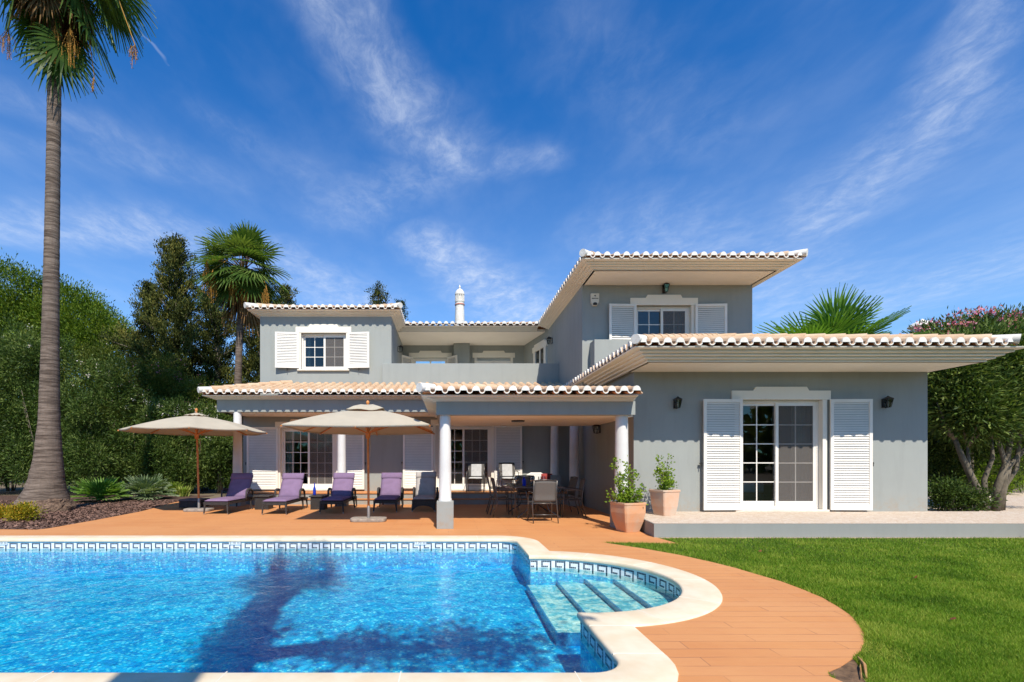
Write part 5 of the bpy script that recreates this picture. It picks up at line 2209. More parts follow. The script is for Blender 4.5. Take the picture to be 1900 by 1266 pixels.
b.inputs['Specular IOR Level'].default_value = .1
bp = NN(t, 'ShaderNodeBump')
bp.inputs['Strength'].default_value = .9
bp.inputs['Distance'].default_value = .03
t.links.new(math_node(t, 'ADD', n1, math_node(t, 'MULTIPLY', n2, .4)), bp.inputs['Height'])
t.links.new(bp.outputs[0], b.inputs['Normal'])
PBARK = m


def frond(mb, base, az, el, pet, Rr, n=30, span=125, droop=.5, m=0, mp_=1, tone=.5, wd=.022, fold=.25, tipdroop=.5):
    """fan leaf on a stalk"""
    base = np.array(base, float)
    d = np.array([math.cos(az) * math.cos(el), math.sin(az) * math.cos(el), math.sin(el)])
    # stalk bends down a little
    pts = [base]
    dd = d.copy()
    for i in range(4):
        pts.append(pts[-1] + dd * pet / 4)
        dd = dd + np.array([0, 0, -droop * .10])
        dd /= np.linalg.norm(dd)
    mb.tube([tuple(p) for p in pts], [.022, .018, .014, .011, .009], 5, mp_, True, .4)
    c = pts[-1]
    side = np.cross(dd, [0, 0, 1.0])
    if np.linalg.norm(side) < 1e-3:
        side = np.array([1.0, 0, 0])
    side /= np.linalg.norm(side)
    upv = np.cross(side, dd)
    V, Fc, RR = [], [], []
    T = np.array([0, .3, .55, .8, 1.0])
    for i in range(n):
        f = (i + .5) / n * 2 - 1
        a = R(span) * f
        L = Rr * (1 - .28 * abs(f) ** 1.5) * rng.uniform(.92, 1.05)
        dir_ = dd * math.cos(a) + side * math.sin(a) + upv * fold * (abs(f) * .6 + .06 * (-1) ** i)
        dir_ /= np.linalg.norm(dir_)
        sd_ = np.cross(dir_, upv)
        sd_ /= max(np.linalg.norm(sd_), 1e-6)
        s0 = len(V)
        tw = R(span) * 2 / n
        for q, tt in enumerate(T):
            p = c + dir_ * L * tt
            p = p + np.array([0, 0, -1.0]) * (tipdroop * L * .45 * tt ** 2.6)
            hw = (math.tan(tw / 2) * L * tt * 1.03) if tt <= .55 else wd * (1.02 - tt) / .45 * 1.6
            if tt <= .55:
                hw = min(hw, wd * 2.2)
            zig = upv * (.010 * ((-1) ** i))
            V += [p - sd_ * hw + zig * tt, p + sd_ * hw - zig * tt]
        for q in range(4):
            Fc.append((s0 + 2 * q, s0 + 2 * q + 1, s0 + 2 * q + 3, s0 + 2 * q + 2))
            RR.append(np.clip(tone + rng.normal(0, .10) + (.10 if q == 3 else 0), 0, 1))
    mb.add(V, Fc, m, np.array(RR))


def strands(mb, c, n, L, sp, m=0, w=.006, dens=26, size=.02):
    """hanging fruit stalk: thin strings with little berries"""
    for i in range(n):
        a = rng.uniform(0, 6.283)
        r0 = sp * rng.uniform(.1, 1)
        top = Vector(c)
        e_ = Vector((c[0] + r0 * math.cos(a), c[1] + r0 * math.sin(a), c[2] - L * rng.uniform(.6, 1)))
        mid = top.lerp(e_, .5) + Vector((r0 * .4 * math.cos(a), r0 * .4 * math.sin(a), 0))
        mb.tube([top, mid, e_], w, 4, m, False, .6)
        k = dens
        f = rng.uniform(.25, 1, k)
        P = np.array([list(top.lerp(mid, min(1, x * 2)) if x < .5 else mid.lerp(e_, x * 2 - 1)) for x in f])
        P += rng.normal(0, sp * .13, (k, 3))
        add_leaves(mb, P, nrmz(rng.normal(size=(k, 3))), size * 1.4, size * .6, m, np.clip(.5 + rng.normal(0, .25, k), 0, 1))


def palm(label, x, y, trunk, crown_c, n_fr, pet, Rr, el_rng, dead=10, fruits=(), n_seg=30, group='palm trees', tipdroop=.7, dead_len=.9, dead_zs=(-.2, -1.0), extra=()):
    """trunk: list of (x, y, z, r)"""
    r_ = thing('palm_tree', label, 'palm tree', (x, y, 0), group=group, world=True)
    mb = MB()
    P, rad = [], []
    for i in range(len(trunk) - 1):
        a, b_ = trunk[i], trunk[i + 1]
        k = max(2, int((b_[2] - a[2]) / .09))
        for j in range(k):
            f = j / k
            P.append(tuple(a[q] * (1 - f) + b_[q] * f for q in range(3)))
            rr_ = a[3] * (1 - f) + b_[3] * f
            rad.append(rr_ * (1 + .018 * math.sin(len(P) * 2.1) + rng.normal(0, .008)))
    P.append(trunk[-1][:3])
    rad.append(trunk[-1][3])
    mb.tube(P, rad, 26, 0)
    mb.build('trunk', [PBARK], r_, smooth=True)
    c = crown_c
    mb = MB()
    for i in range(n_fr):
        az = i * 2.399963 + rng.normal(0, .15)
        f = (i + .5) / n_fr
        el = R(el_rng[0] + (el_rng[1] - el_rng[0]) * f + rng.normal(0, 7))
        bz = c[2] + .25 * (1 - f) - .15
        frond(mb, (c[0] + .08 * math.cos(az), c[1] + .08 * math.sin(az), bz), az + rng.normal(0, .2), el, pet * rng.uniform(.85, 1.1), Rr * rng.uniform(.9, 1.1), n_seg,
              droop=.6 + f * .8, tone=np.clip(.42 + .25 * (1 - f) + rng.normal(0, .12), 0, 1), tipdroop=tipdroop * (.6 + f * .8))
    for (az, el, z, pt, rr2) in extra:
        frond(mb, (c[0], c[1], z), az, el, pt, rr2, n_seg, droop=1.0, tone=.25, tipdroop=.9)
    mb.build('crown', [PALM, PALMD], r_)
    if dead:
        mb = MB()
        for i in range(dead):
            az = i * 2.399963 + 1
            z = c[2] + rng.uniform(dead_zs[1], dead_zs[0])
            frond(mb, (c[0] + .1 * math.cos(az), c[1] + .1 * math.sin(az), z), az, R(rng.uniform(-72, -45)), pet * .55, Rr * dead_len, 22, span=70, droop=1.6, tone=rng.uniform(.2, .7), tipdroop=1.0, fold=.6)
        mb.build('dry_leaves', [PALMD, PALMD], r_)
    for (fx, fy, fz, n, L, sp) in fruits:
        mb = MB()
        mb.tube([(c[0], c[1], c[2] - .05), ((c[0] + fx) / 2, (c[1] + fy) / 2, max(c[2], fz) + .2), (fx, fy, fz)], [.018, .014, .01], 6, 0, True, .7)
        strands(mb, (fx, fy, fz), n, L, sp)
        mb.build('fruit_cluster', [FRUIT], r_)
    return r_


# tall palm at the left, crown cut by the top of the frame
s_ = 68.2


def tx(px):
    return (px - VX) / s_


TPY = 13.2
tr_ = [(tx(82), TPY, -.05, .66), (tx(82), TPY, .12, .645), (tx(83), TPY, .28, .60), (tx(84), TPY, .40, .52), (tx(86), TPY, .75, .42), (tx(89), TPY, 1.3, .335), (tx(91), TPY, 2.4, .245),
       (tx(93), TPY, 4.5, .200), (tx(96), TPY, 7.2, .172), (tx(99), TPY, 9.8, .158), (tx(101), TPY, 12.1, .155), (tx(102), TPY, 15.5, .16)]
cx0 = tx(102)
palm('very tall palm with a bare ringed trunk flaring at its base in the bark bed', tx(83), TPY, tr_, (cx0, TPY, 15.5), 38, 1.35, 1.0, (65, -72), dead=22, tipdroop=1.0,
     fruits=[(tx(28), TPY - .2, 12.95, 12, .85, .20), (tx(52), TPY + .3, 12.7, 6, .45, .13), (tx(122), TPY - .35, 12.9, 16, 1.1, .2), (tx(146), TPY - .3, 12.9, 14, 1.2, .2), (tx(246), TPY + .1, 12.75, 8, .6, .2), (tx(170), TPY + .1, 11.9, 4, .55, .14)], dead_zs=(-.2, -1.3), dead_len=.75, extra=[(R(5), R(-48), 14.3, 1.4, 1.0), (R(-30), R(-62), 13.6, 1.25, 1.05), (R(-50), R(-76), 13.2, .9, 1.0), (R(190), R(-60), 14.2, 1.2, .8), (R(-120), R(-80), 13.4, .5, .9)])
tp_ = [o for o in bpy.data.objects if o.name == 'palm_tree'][0]
tp_['_org'] = (tx(83), TPY, 0.0)
mb = MB()
V, Fc = [], []
nn_, kk_ = 56, 9
for i in range(kk_):
    f = i / (kk_ - 1)
    for j in range(nn_):
        a = j * 2 * math.pi / nn_
        r0 = .70 - .16 * f ** 2 + .05 * mnoise.noise(Vector((math.cos(a) * 4, math.sin(a) * 4, f * 4))) + .03 * mnoise.noise(Vector((math.cos(a) * 15, math.sin(a) * 15, f * 12)))
        V.append((tx(82) + r0 * math.cos(a), TPY + r0 * math.sin(a), -.03 + .37 * f + .03 * mnoise.noise(Vector((a * 3, f, 1)))))
for i in range(kk_ - 1):
    for j in range(nn_):
        Fc.append((i * nn_ + j, i * nn_ + (j + 1) % nn_, (i + 1) * nn_ + (j + 1) % nn_, (i + 1) * nn_ + j))
mb.add(V, Fc, 0, .5)
mb.build('root_boot', [M('root_fibre', (.24, .16, .11), (.085, .055, .04), rough=1, scale=16, bump=1.0, bscale=35, bdist=.03)], tp_)
# medium palm beside the upper left block
MPY = 18.8
k_ = MPY / F
mpx = lambda px: (px - VX) * k_
palm('medium palm with golden fruit clusters beside the upper left wall', mpx(441), MPY, [(mpx(440), MPY, -.05, .22), (mpx(440), MPY, .6, .17), (mpx(441), MPY, 4, .135), (mpx(445), MPY, 6.5, .125), (mpx(450), MPY, 8.3, .13)],
     (mpx(452), MPY, 8.75), 42, .82, 1.04, (88, -38), dead=10, tipdroop=.5,
     fruits=[(mpx(405), MPY - .9, 8.75, 20, 1.35, .22), (mpx(418), MPY - 1.0, 8.35, 16, 1.3, .2), (mpx(452), MPY - .95, 8.35, 20, 1.25, .17), (mpx(468), MPY - .8, 8.1, 14, 1.0, .2), (mpx(508), MPY - .8, 7.85, 12, .9, .2)], n_seg=28)
# the pruned tree behind the photographer whose shadow lies in the pool
bt_ = thing('pruned_tree', 'bare pruned tree behind the viewpoint whose trunk shadow falls across the pool', 'tree', (-.95, -2, 0), world=True)
mb = MB()
mb.tube([(-.95, -2, -.1), (-.95, -2, .4), (-.95, -2, 6), (-1.0, -2, 9.6)], [.42, .30, .27, .25], 16)
mb.tube([(-1.0, -2, 9.4), (-1.1, -2, 10.6), (-1.25, -2, 11.6)], [.20, .15, .10], 12)
mb.tube([(-.95, -2, 9.2), (-.75, -2, 10.2), (-.35, -2, 11.2), (-.2, -2, 11.5)], [.22, .18, .14, .06], 12)
mb.tube([(-.95, -1.9, 7.2), (-.2, -1.2, 6.7), (.6, -.9, 6.3), (1.6, -.6, 6.1)], [.16, .12, .08, .04], 10)
mb.build('trunk', [BARK], bt_, smooth=True)
mb = MB()
bush(mb, [(.3, -.9, 6.25, .8, .35, .3), (1.3, -.7, 6.1, .9, .4, .35), (-1.0, -2, 8.0, .32, .32, 1.6), (-1.15, -2, 10.8, .35, .35, .8), (-.5, -2, 10.8, .45, .4, .6)], 330, 14, .14, .16, .03, 0, shell=.1)
mb.build('crown', [OLE], bt_)
# fan palm behind the right wing
FY = 15.0
fpx = lambda px: (px - VX) * FY / F
fp = thing('fan_palm', 'low bright fan palm spreading above the right wing roof', 'palm tree', (fpx(1530), FY, 0), world=True)
mb = MB()
mb.tube([(fpx(1530), FY, -.05), (fpx(1530), FY, 2.2), (fpx(1530), FY, 4.3)], [.24, .2, .22], 16)
mb.build('trunk', [PBARK], fp, smooth=True)
mb = MB()
spec = [(-172, 22, 1.15), (-150, 34, 1.1), (175, 42, 1.15), (-120, 48, 1.0), (-100, 62, 1.15), (-60, 60, 1.1), (-88, 78, 1.2), (-35, 44, 1.15), (-12, 26, 1.25), (5, 18, 1.3), (20, 38, 1.1), (60, 60, 1.0), (120, 55, 1.0), (150, 40, 1.0), (-140, 10, .9), (-40, 12, .9), (90, 30, 1.0), (-10, 50, 1.0), (170, 60, 1.0), (-75, 40, .9)]
for i, (az, el, L) in enumerate(spec):
    frond(mb, (fpx(1533), FY, 4.22), R(az), R(el), .98 * L, 1.18 * L, 40, span=105, droop=.35, tone=np.clip(.5 + rng.normal(0, .15), 0, 1), wd=.024, tipdroop=.22, fold=.3)
mb.build('crown', [FANP, PALM], fp)


# --- oleanders and shrubs on the left
def stems(mb, x, y, n, h, spread, r=.03, m=0):
    for i in range(n):
        a = rng.uniform(0, 6.283)
        e = rng.uniform(.3, 1) * spread
        p0 = (x + .12 * math.cos(a), y + .12 * math.sin(a), 0)
        p1 = (x + e * .35 * math.cos(a), y + e * .35 * math.sin(a), h * .4)
        p2 = (x + e * math.cos(a) + rng.normal(0, .1), y + e * math.sin(a), h * rng.uniform(.75, 1))
        mb.tube([p0, p1, p2], [r, r * .75, r * .3], 6, m)


def oleander(label, x, y, h, rx, ry, ncl, flow=None, nfl=0, lean=.0, L=.17, mat=OLE, group=None, base_t=.42, z0=.25, flz=.75):
    nfl = int(nfl * 1.8)
    rx *= 1.12 if group else 1
    r_ = thing('oleander_bush', label, 'shrub', (x, y, 0), group=group, world=True)
    mb = MB()
    stems(mb, x, y, 9, h * .62, rx * .6, .022)
    mb.build('stem', [OLEBARK], r_, smooth=True)
    mb = MB()
    blobs = [(x, y + .2, h * .5, rx * .75, ry * .65, h * .44), (x, y + .1, h * .3, rx * .9, ry * .65, h * .28)]
    for i in range(18):
        a = rng.uniform(0, 6.283)
        zc = rng.uniform(z0 + .3, h * .92)
        kk = rng.uniform(.45, 1.0) * (1 - .35 * zc / h)
        blobs.append((x + math.cos(a) * rx * kk, y + math.sin(a) * ry * kk, zc, rx * rng.uniform(.2, .45), ry * .45, h * rng.uniform(.06, .15)))
    bush(mb, blobs, int(ncl * 2.0), 18, .125, L * .85, .017, 0, up=.55, shell=.5, zmin=.05 if h < 3 else .25, base_t=base_t)
    mb.build('foliage', [mat], r_)
    if nfl:
        fb = MB()
        P, cc, od, tn = clumped(blobs, nfl, 1, .01, .96)
        ok = (P[:, 1] < y + ry * .5) & (P[:, 2] > h * flz * rng.uniform(.75, 1.0, len(P)))
        P = P[ok]
        Q = np.repeat(P, 9, 0) + rng.normal(0, .055, (len(P) * 9, 3))
        if len(Q):
            add_leaves(fb, Q, nrmz(rng.normal(size=Q.shape)), .055, .022, 0, rng.random(len(Q)))
            fb.build('blossom', [flow], r_)
    return r_


HY = 16.3
hpx = lambda px, D: (px - VX) * D / F
GL = 'oleanders along the left boundary'
oleander('tall dark oleander at the far left edge behind the shrub in the bed', hpx(-40, 19.2), 19.2, 7.19, 1.9, 1.1, 900, WHITEF, 14, group=GL)
oleander('tall dark oleander directly behind the tall palm trunk', hpx(80, 19.0), 19.0, 6.62, 1.6, 1.0, 850, WHITEF, 14, group=GL)
oleander('dark oleander just right of the tall palm trunk, with few blossoms', hpx(185, 18.9), 18.9, 5.47, 1.35, .95, 700, WHITEF, 26, group=GL)
oleander('oleander with white blossom on top behind the small fan palms', hpx(262, 19.5), 19.5, 4.41, 1.2, .95, 620, WHITEF, 120, group=GL, base_t=.5)
oleander('oleander with white blossom on top behind the round-topped parasol', hpx(338, 19.8), 19.8, 3.88, 1.2, .95, 600, WHITEF, 130, group=GL, base_t=.52)
oleander('oleander nearest the veranda corner, white blossom on top', hpx(408, 20.2), 20.2, 3.42, 1.1, .95, 560, WHITEF, 110, group=GL, base_t=.52)
oleander('lighter olive-green shrub with pink flowers rising behind the oleanders', hpx(380, 21.6), 21.6, 5.2, 1.9, 1.4, 900, PINK, 60, mat=OLIVE, L=.13, base_t=.5)
oleander('yellow-green tree-sized shrub with pink and pale blossom left of centre in the boundary planting', hpx(285, 21.6), 21.6, 6.1, 2.3, 1.5, 1200, PINK, 70, mat=OLIVE, L=.13, base_t=.45)
oleander('broad olive-green shrub with pale blossom under the rounded pine', hpx(150, 21.6), 21.6, 6.6, 2.6, 1.5, 1300, WHITEF, 60, mat=OLIVE, L=.13, base_t=.4, flz=.55)
oleander('olive-green shrub behind the tall palm at the frame edge', hpx(20, 21.6), 21.6, 7.6, 2.6, 1.5, 1200, WHITEF, 30, mat=OLIVE, L=.13, base_t=.35)


# --- trees behind
def round_pine(label, x, y, blobs, ncl, trunk_h):
    r_ = thing('pine_tree', label, 'pine tree', (x, y, 0), world=True)
    mb = MB()
    mb.tube([(x, y, -.1), (x + .2, y, trunk_h * .5), (x, y, trunk_h)], [.32, .26, .18], 10)
    for i in range(8):
        a = i * .785
        b_ = blobs[i % len(blobs)]
        mb.tube([(x, y, trunk_h * .8), ((x + b_[0]) / 2 + math.cos(a), (y + b_[1]) / 2 + math.sin(a) * .6, trunk_h + .8), (b_[0] + math.cos(a), b_[1] + math.sin(a) * .6, b_[2])], [.13, .08, .04], 6)
    mb.build('trunk', [BARK], r_, smooth=True)
    mb = MB()
    bush(mb, blobs, int(ncl * 2.3), 22, .20, .17, .026, 0, up=.75, out=.7, shell=.6, base_t=.5)
    mb.build('crown', [PINE], r_)
    return r_


PY = 27.0
pp_ = lambda px: (px - VX) * PY / F
pz_ = lambda py: EYE - (py - VY) * PY / F
bl = []
for px, py, rx, rz in [(-60, 600, 110, 90), (30, 560, 90, 62), (95, 575, 80, 62), (150, 610, 70, 60), (195, 640, 60, 60), (225, 665, 50, 60), (0, 640, 120, 110), (110, 680, 120, 100)]:
    bl.append((pp_(px), PY + rng.uniform(-1, 1), pz_(py), rx * PY / F, 2.6, rz * PY / F))
round_pine('broad rounded bright green pine filling the far left skyline', pp_(70), PY, bl, 2600, 7.0)


def conifer(label, x, y, h, rad, nb, z0=1.0, per=60, tone=.4, spiky=1.0):
    r_ = thing('conifer_tree', label, 'conifer', (x, y, 0), world=True)
    mb = MB()
    mb.tube([(x, y, -.1), (x + .1, y, h * .5), (x, y, h * .97)], [.24, .15, .03], 10)
    C, Dd, Tn = [], [], []
    for i in range(nb):
        f = (i + .5) / nb
        z = z0 + (h * .97 - z0) * f
        az = i * 2.4 + rng.normal(0, .4)
        L = rad * (1 - f) ** .62 * (.72 + .38 * math.sin(z * 2.6 + 1.1 * az)) * rng.choice([.5, .85, 1.0, 1.35]) * rng.uniform(.85, 1.15) + .12
        el = R(rng.uniform(15, 50))
        d = np.array([math.cos(az) * math.cos(el), math.sin(az) * math.cos(el), math.sin(el)])
        e = np.array([x, y, z]) + d * L
        if i % 2 == 0:
            mb.tube([(x, y, z), tuple((np.array([x, y, z]) + e) / 2 + np.array([0, 0, -.08])), tuple(e)], [.05, .03, .01], 5)
        nc = max(2, int(L / .20))
        tn = rng.normal(0, .2)
        for j in range(nc):
            q = .30 + .75 * (j + rng.random()) / nc
            c = np.array([x, y, z]) + d * L * q + np.array([0, 0, .12 * q * q]) + rng.normal(0, .08, 3)
            kk = per
            rr_ = .085 + .06 * rng.random()
            C.append(c + rng.normal(0, 1, (kk, 3)) * np.array([rr_, rr_, rr_ * .8 * spiky]))
            Dd.append(np.tile(d * .7 + np.array([0, 0, .7 * spiky]), (kk, 1)))
            Tn.append(np.full(kk, tn + rng.normal(0, .09)))
    mb.build('trunk', [BARK], r_, smooth=True)
    C, Dd, Tn = np.concatenate(C), np.concatenate(Dd), np.concatenate(Tn)
    k = len(C)
    dr = nrmz(Dd + rng.normal(0, .6, (k, 3)))
    mb = MB()
    add_leaves(mb, C, dr, rng.uniform(.09, .18, k), rng.uniform(.016, .030, k), 0, np.clip(tone + Tn + rng.normal(0, .17, k), 0, 1))
    mb.build('crown', [CYP], r_)
    return r_


CY = 24.0
cpx = lambda px, D=CY: (px - VX) * D / F
cpz = lambda py, D=CY: EYE - (py - VY) * D / F
conifer('tall dark conifer, the tallest of the group beside the medium palm', cpx(325), CY, cpz(434), 2.7, 190, z0=2.0, spiky=1.3)
conifer('dark conifer with a shorter leaning top left of the tallest one', cpx(262), CY + .6, cpz(520, CY + .6), 1.8, 130, z0=1.5, spiky=1.3)
conifer('dark conifer directly behind the medium palm trunk', cpx(400, 24.5), 24.5, cpz(455, 24.5), 2.1, 150, z0=2.0)
conifer('dark conifer showing between the medium palm and the upper left eave', cpx(478, 25), 25.0, cpz(510, 25), 2.1, 130, z0=2.0)
conifer('dark conifer whose top shows above the left end of the upper roof', cpx(528, 26.5), 26.5, cpz(528, 26.5), 1.9, 120, z0=3.0)
conifer('distant conifer top just above the middle of the upper left roof', cpx(702, 32), 32.0, cpz(526, 32), 2.3, 110, z0=4.0, per=44)
conifer('distant shorter conifer above the junction of the upper roofs', cpx(742, 33), 33.0, cpz(556, 33), 1.7, 90, z0=4.0, per=44)


# --- right side: tree-like oleanders with bare trunks
def ole_tree(label, x, y, stems_, blobs, ncl, flow=0, mat=OLE, group=None, base_t=.42, L=.17, n_l=16):
    r_ = thing('oleander_tree', label, 'tree', (x, y, 0), group=group, world=True)
    mb = MB()
    for pts, r0, r1 in stems_:
        k = len(pts)
        mb.tube(pts, [r0 + (r1 - r0) * i / (k - 1) for i in range(k)], 9)
        # forks
        e = Vector(pts[-1])
        d = (e - Vector(pts[-2])).normalized()
        for j in range(3):
            dv = (d + Vector((rng.normal(0, .5), rng.normal(0, .5), .25))).normalized()
            mb.tube([e, e + dv * .45, e + dv * .9 + Vector((0, 0, .2))], [r1, r1 * .6, r1 * .25], 6)
    mb.build('trunk', [OLEBARK], r_, smooth=True)
    mb = MB()
    bush(mb, blobs, ncl, n_l, .17, L, .018, 0, up=.4, shell=.35, zmin=.3, base_t=base_t)
    mb.build('crown', [mat], r_)
    if flow:
        P, cc, od, tn = clumped(blobs, flow, 1, .01, .97)
        top = max(b_[2] + b_[5] for b_ in blobs)
        ok = (P[:, 2] > top - 1.3)
        P = P[ok] + np.array([[0, -.12, .16]])
        Q = np.repeat(P, 14, 0) + rng.normal(0, .07, (len(P) * 14, 3))
        fb = MB()
        add_leaves(fb, Q, nrmz(rng.normal(size=Q.shape)), .08, .035, 0, rng.random(len(Q)))
        fb.build('blossom', [PINK], r_)
    return r_


D1 = 12.6
e1 = lambda px: (px - VX) * D1 / F
ez = lambda py, D=D1: EYE - (py - VY) * D / F


def PT(px, py, dy=0.0, D=D1):
    return ((px - VX) * (D + dy) / F, D + dy, EYE - (py - VY) * (D + dy) / F)


st1 = [([PT(1846, 956), PT(1852, 900), PT(1866, 862), PT(1878, 800), PT(1872, 740)], .10, .04),
       ([PT(1850, 956, .1), PT(1862, 905), PT(1872, 865), PT(1900, 835), PT(1935, 800)], .09, .04),
       ([PT(1848, 950, -.1), PT(1868, 870), PT(1856, 830), PT(1846, 800)], .07, .035),
       ([PT(1858, 958, .2), PT(1862, 905), PT(1886, 870), PT(1893, 800), PT(1896, 760)], .07, .03)]
ole_tree('large oleander tree with several pale trunks at the right edge of the terrace', e1(1850), D1, st1,
         [PT(1880, 690)[:3] + (1.5, 1.2, 1.0), PT(1830, 740)[:3] + (1.0, 1.0, .8), PT(1920, 760)[:3] + (1.2, 1.2, 1.0), PT(1850, 660)[:3] + (1.3, 1.0, .8), PT(1905, 850, .5)[:3] + (.7, .6, .6), PT(1815, 800, .5)[:3] + (.5, .5, .5), PT(1950, 680)[:3] + (1.6, 1.3, 1.3)], 1900, 12, base_t=.66)
st2 = [([PT(1826, 948), PT(1812, 905), PT(1788, 855), PT(1772, 815)], .10, .05),
       ([PT(1830, 950), PT(1826, 890), PT(1842, 850), PT(1840, 815)], .07, .03),
       ([PT(1822, 946, .2), PT(1800, 880), PT(1795, 830)], .06, .03)]
ole_tree('oleander tree leaning left towards the right wing wall', e1(1826), D1 + .1, st2,
         [PT(1775, 740)[:3] + (.62, .9, .9), PT(1765, 690)[:3] + (.5, .8, .55), PT(1810, 770)[:3] + (.7, .9, .6), PT(1790, 660)[:3] + (.7, .9, .5)], 1300, 0, base_t=.58)
D2 = 14.2
st3 = [([PT(1748, 925, 0, D2), PT(1756, 870, 0, D2), PT(1770, 830, 0, D2)], .06, .03), ([PT(1756, 930, 0, D2), PT(1766, 880, 0, D2), PT(1760, 840, 0, D2)], .05, .03)]
ole_tree('dark leafy oleander close behind the corner of the right wing', PT(1752, 930, 0, D2)[0], D2, st3,
         [PT(1745, 800, 0, D2)[:3] + (.7, 1.0, 1.1), PT(1738, 700, 0, D2)[:3] + (.55, 1.0, .9), PT(1742, 880, 0, D2)[:3] + (.45, .8, .7), PT(1790, 800, 0, D2)[:3] + (.8, .9, .8)], 1100, 0, base_t=.35)
D3 = 15.8
ole_tree('pink flowering oleander rising above the right end of the roof', PT(1800, 900, 0, D3)[0], D3, [([PT(1800, 925, 0, D3), PT(1800, 800, 0, D3), PT(1800, 700, 0, D3)], .1, .05)],
         [PT(1730, 640, 0, D3)[:3] + (.8, 1.0, .55), PT(1790, 625, 0, D3)[:3] + (1.1, 1.0, .6), PT(1860, 620, 0, D3)[:3] + (1.2, 1.0, .6), PT(1930, 620, 0, D3)[:3] + (1.2, 1.0, .7), PT(1830, 700, 0, D3)[:3] + (2.0, 1.2, 1.2)], 1700, 340, base_t=.45)
oleander('sunlit yellow-green shrub seen through the oleander trunks by the side path', PT(1840, 880, 0, 19)[0], 19.0, 2.3, 1.3, .9, 500, mat=POTL, L=.10, base_t=.5)
oleander('dark background shrub left of the sunlit one beyond the side path', PT(1770, 880, 0, 19.5)[0], 19.8, 4.8, 1.6, 1.0, 800, L=.16)
oleander('dark background shrub behind the right edge oleander trunks', PT(1905, 880, 0, 19.5)[0], 20.2, 5.2, 2.0, 1.1, 900, L=.16)
oleander('tall dark shrub closing the gap behind the sunlit one', PT(1840, 880, 0, 22)[0], 22.5, 5.6, 2.4, 1.1, 900, L=.18)
oleander('small leafy shrub at the foot of the wall corner beyond the cobbles', PT(1762, 930, 0, 12.4)[0], 12.4, .75, .3, .25, 90, L=.10, z0=.05, base_t=.4)
oleander('small leafy shrub at the foot of the leaning oleander trunk', PT(1800, 935, 0, 12.2)[0], 12.2, .45, .28, .22, 60, L=.10, z0=.05, base_t=.4)


# --- small plants of the bark bed
def rosette_palm(label, px, py, Rr, n, mat, tone=.5, rise=70):
    x, y = gnd(px, py)
    r_ = thing('dwarf_fan_palm', label, 'plant', (x, y, 0), group='small fan palms in the bark bed', world=True)
    mb = MB()
    for i in range(n):
        az = i * 2.4 + rng.normal(0, .2)
        f = (i + .5) / n
        frond(mb, (x, y, .06), az, R(rise - 62 * f), Rr * .35, Rr * .62, 16, span=75, droop=.5, tone=np.clip(tone + rng.normal(0, .15), 0, 1), wd=.016, tipdroop=.25, fold=.25)
    mb.build('leaf_rosette', [mat, mat], r_)
    return r_


rosette_palm('small bright green fan palm in the bark bed, next to the tall palm', 186, 931, 1.0, 26, FANP, .7)
rosette_palm('small silvery green fan palm between the bright one and the grasses', 272, 926, 1.05, 32, SILVER, .55)


def strappy(label, px, py, h, n, mat, spread=.3, tone=.5):
    x, y = gnd(px, py)
    h *= 1.55
    spread *= 1.4
    r_ = thing('strap_leaf_plant', label, 'plant', (x, y, 0), group='strap-leaved clumps in the bark bed', world=True)
    mb = MB()
    for i in range(n):
        a = rng.uniform(0, 6.283)
        sp = rng.uniform(.2, 1) * spread
        b0 = np.array([x + rng.normal(0, .09), y + rng.normal(0, .07), 0])
        d = np.array([math.cos(a), math.sin(a), 0])
        sd_ = np.array([-math.sin(a), math.cos(a), 0]) * .014
        hh = h * rng.uniform(.6, 1)
        V = []
        for q, f in enumerate((0, .35, .7, 1.0)):
            p = b0 + d * sp * f ** 1.6 + np.array([0, 0, hh * (f * 1.5 - .62 * f * f)])
            ww = (1, 1, .75, .05)[q]
            V += [p - sd_ * ww, p + sd_ * ww]
        mb.add(V, [(2 * j, 2 * j + 1, 2 * j + 3, 2 * j + 2) for j in range(3)], 0, np.clip(tone + rng.normal(0, .2), 0, 1))
    mb.build('leaf_blades', [mat], r_)


LILY = leaf_mat('strap_leaf', (0.06, 0.12, 0.015), (0.16, 0.25, 0.03), (0.34, 0.36, 0.10), .35)
strappy('yellow-green strap-leaved clump right of the silvery fan palm', 322, 919, .42, 170, LILY, .36, .6)
strappy('taller green strap-leaved clump behind the parasol pole', 352, 913, .55, 150, LILY, .34, .4)
strappy('green strap-leaved clump left of the first lounger', 395, 908, .55, 150, LILY, .36, .45)
strappy('dark strap-leaved clump behind the first lounger backrest', 424, 906, .60, 130, FANP, .34, .25)
strappy('low yellowish strap-leaved clump nearest the deck edge', 338, 921, .30, 110, LILY, .34, .8)
strappy('green strap-leaved clump at the left of the row under the hedge', 308, 908, .42, 120, LILY, .34, .35)
SED = leaf_mat('yellow_shrub_leaf', (0.10, 0.14, 0.01), (0.30, 0.26, 0.02), (0.52, 0.30, 0.03), .25)
for lab, px, py, sz in (('small yellow and orange low shrub in front of the tall palm base', 44, 966, .36), ('low yellow shrub cut by the left edge of the photo', 2, 962, .24)):
    x, y = gnd(px, py)
    r_ = thing('low_shrub', lab, 'plant', (x, y, 0), world=True)
    mb = MB()
    bush(mb, [(x, y, sz * .45, sz, sz * .8, sz * .55)], 190, 12, .05, .05, .014, 0, up=.7, shell=.3, zmin=.0, base_t=.55)
    mb.build('foliage', [SED], r_)


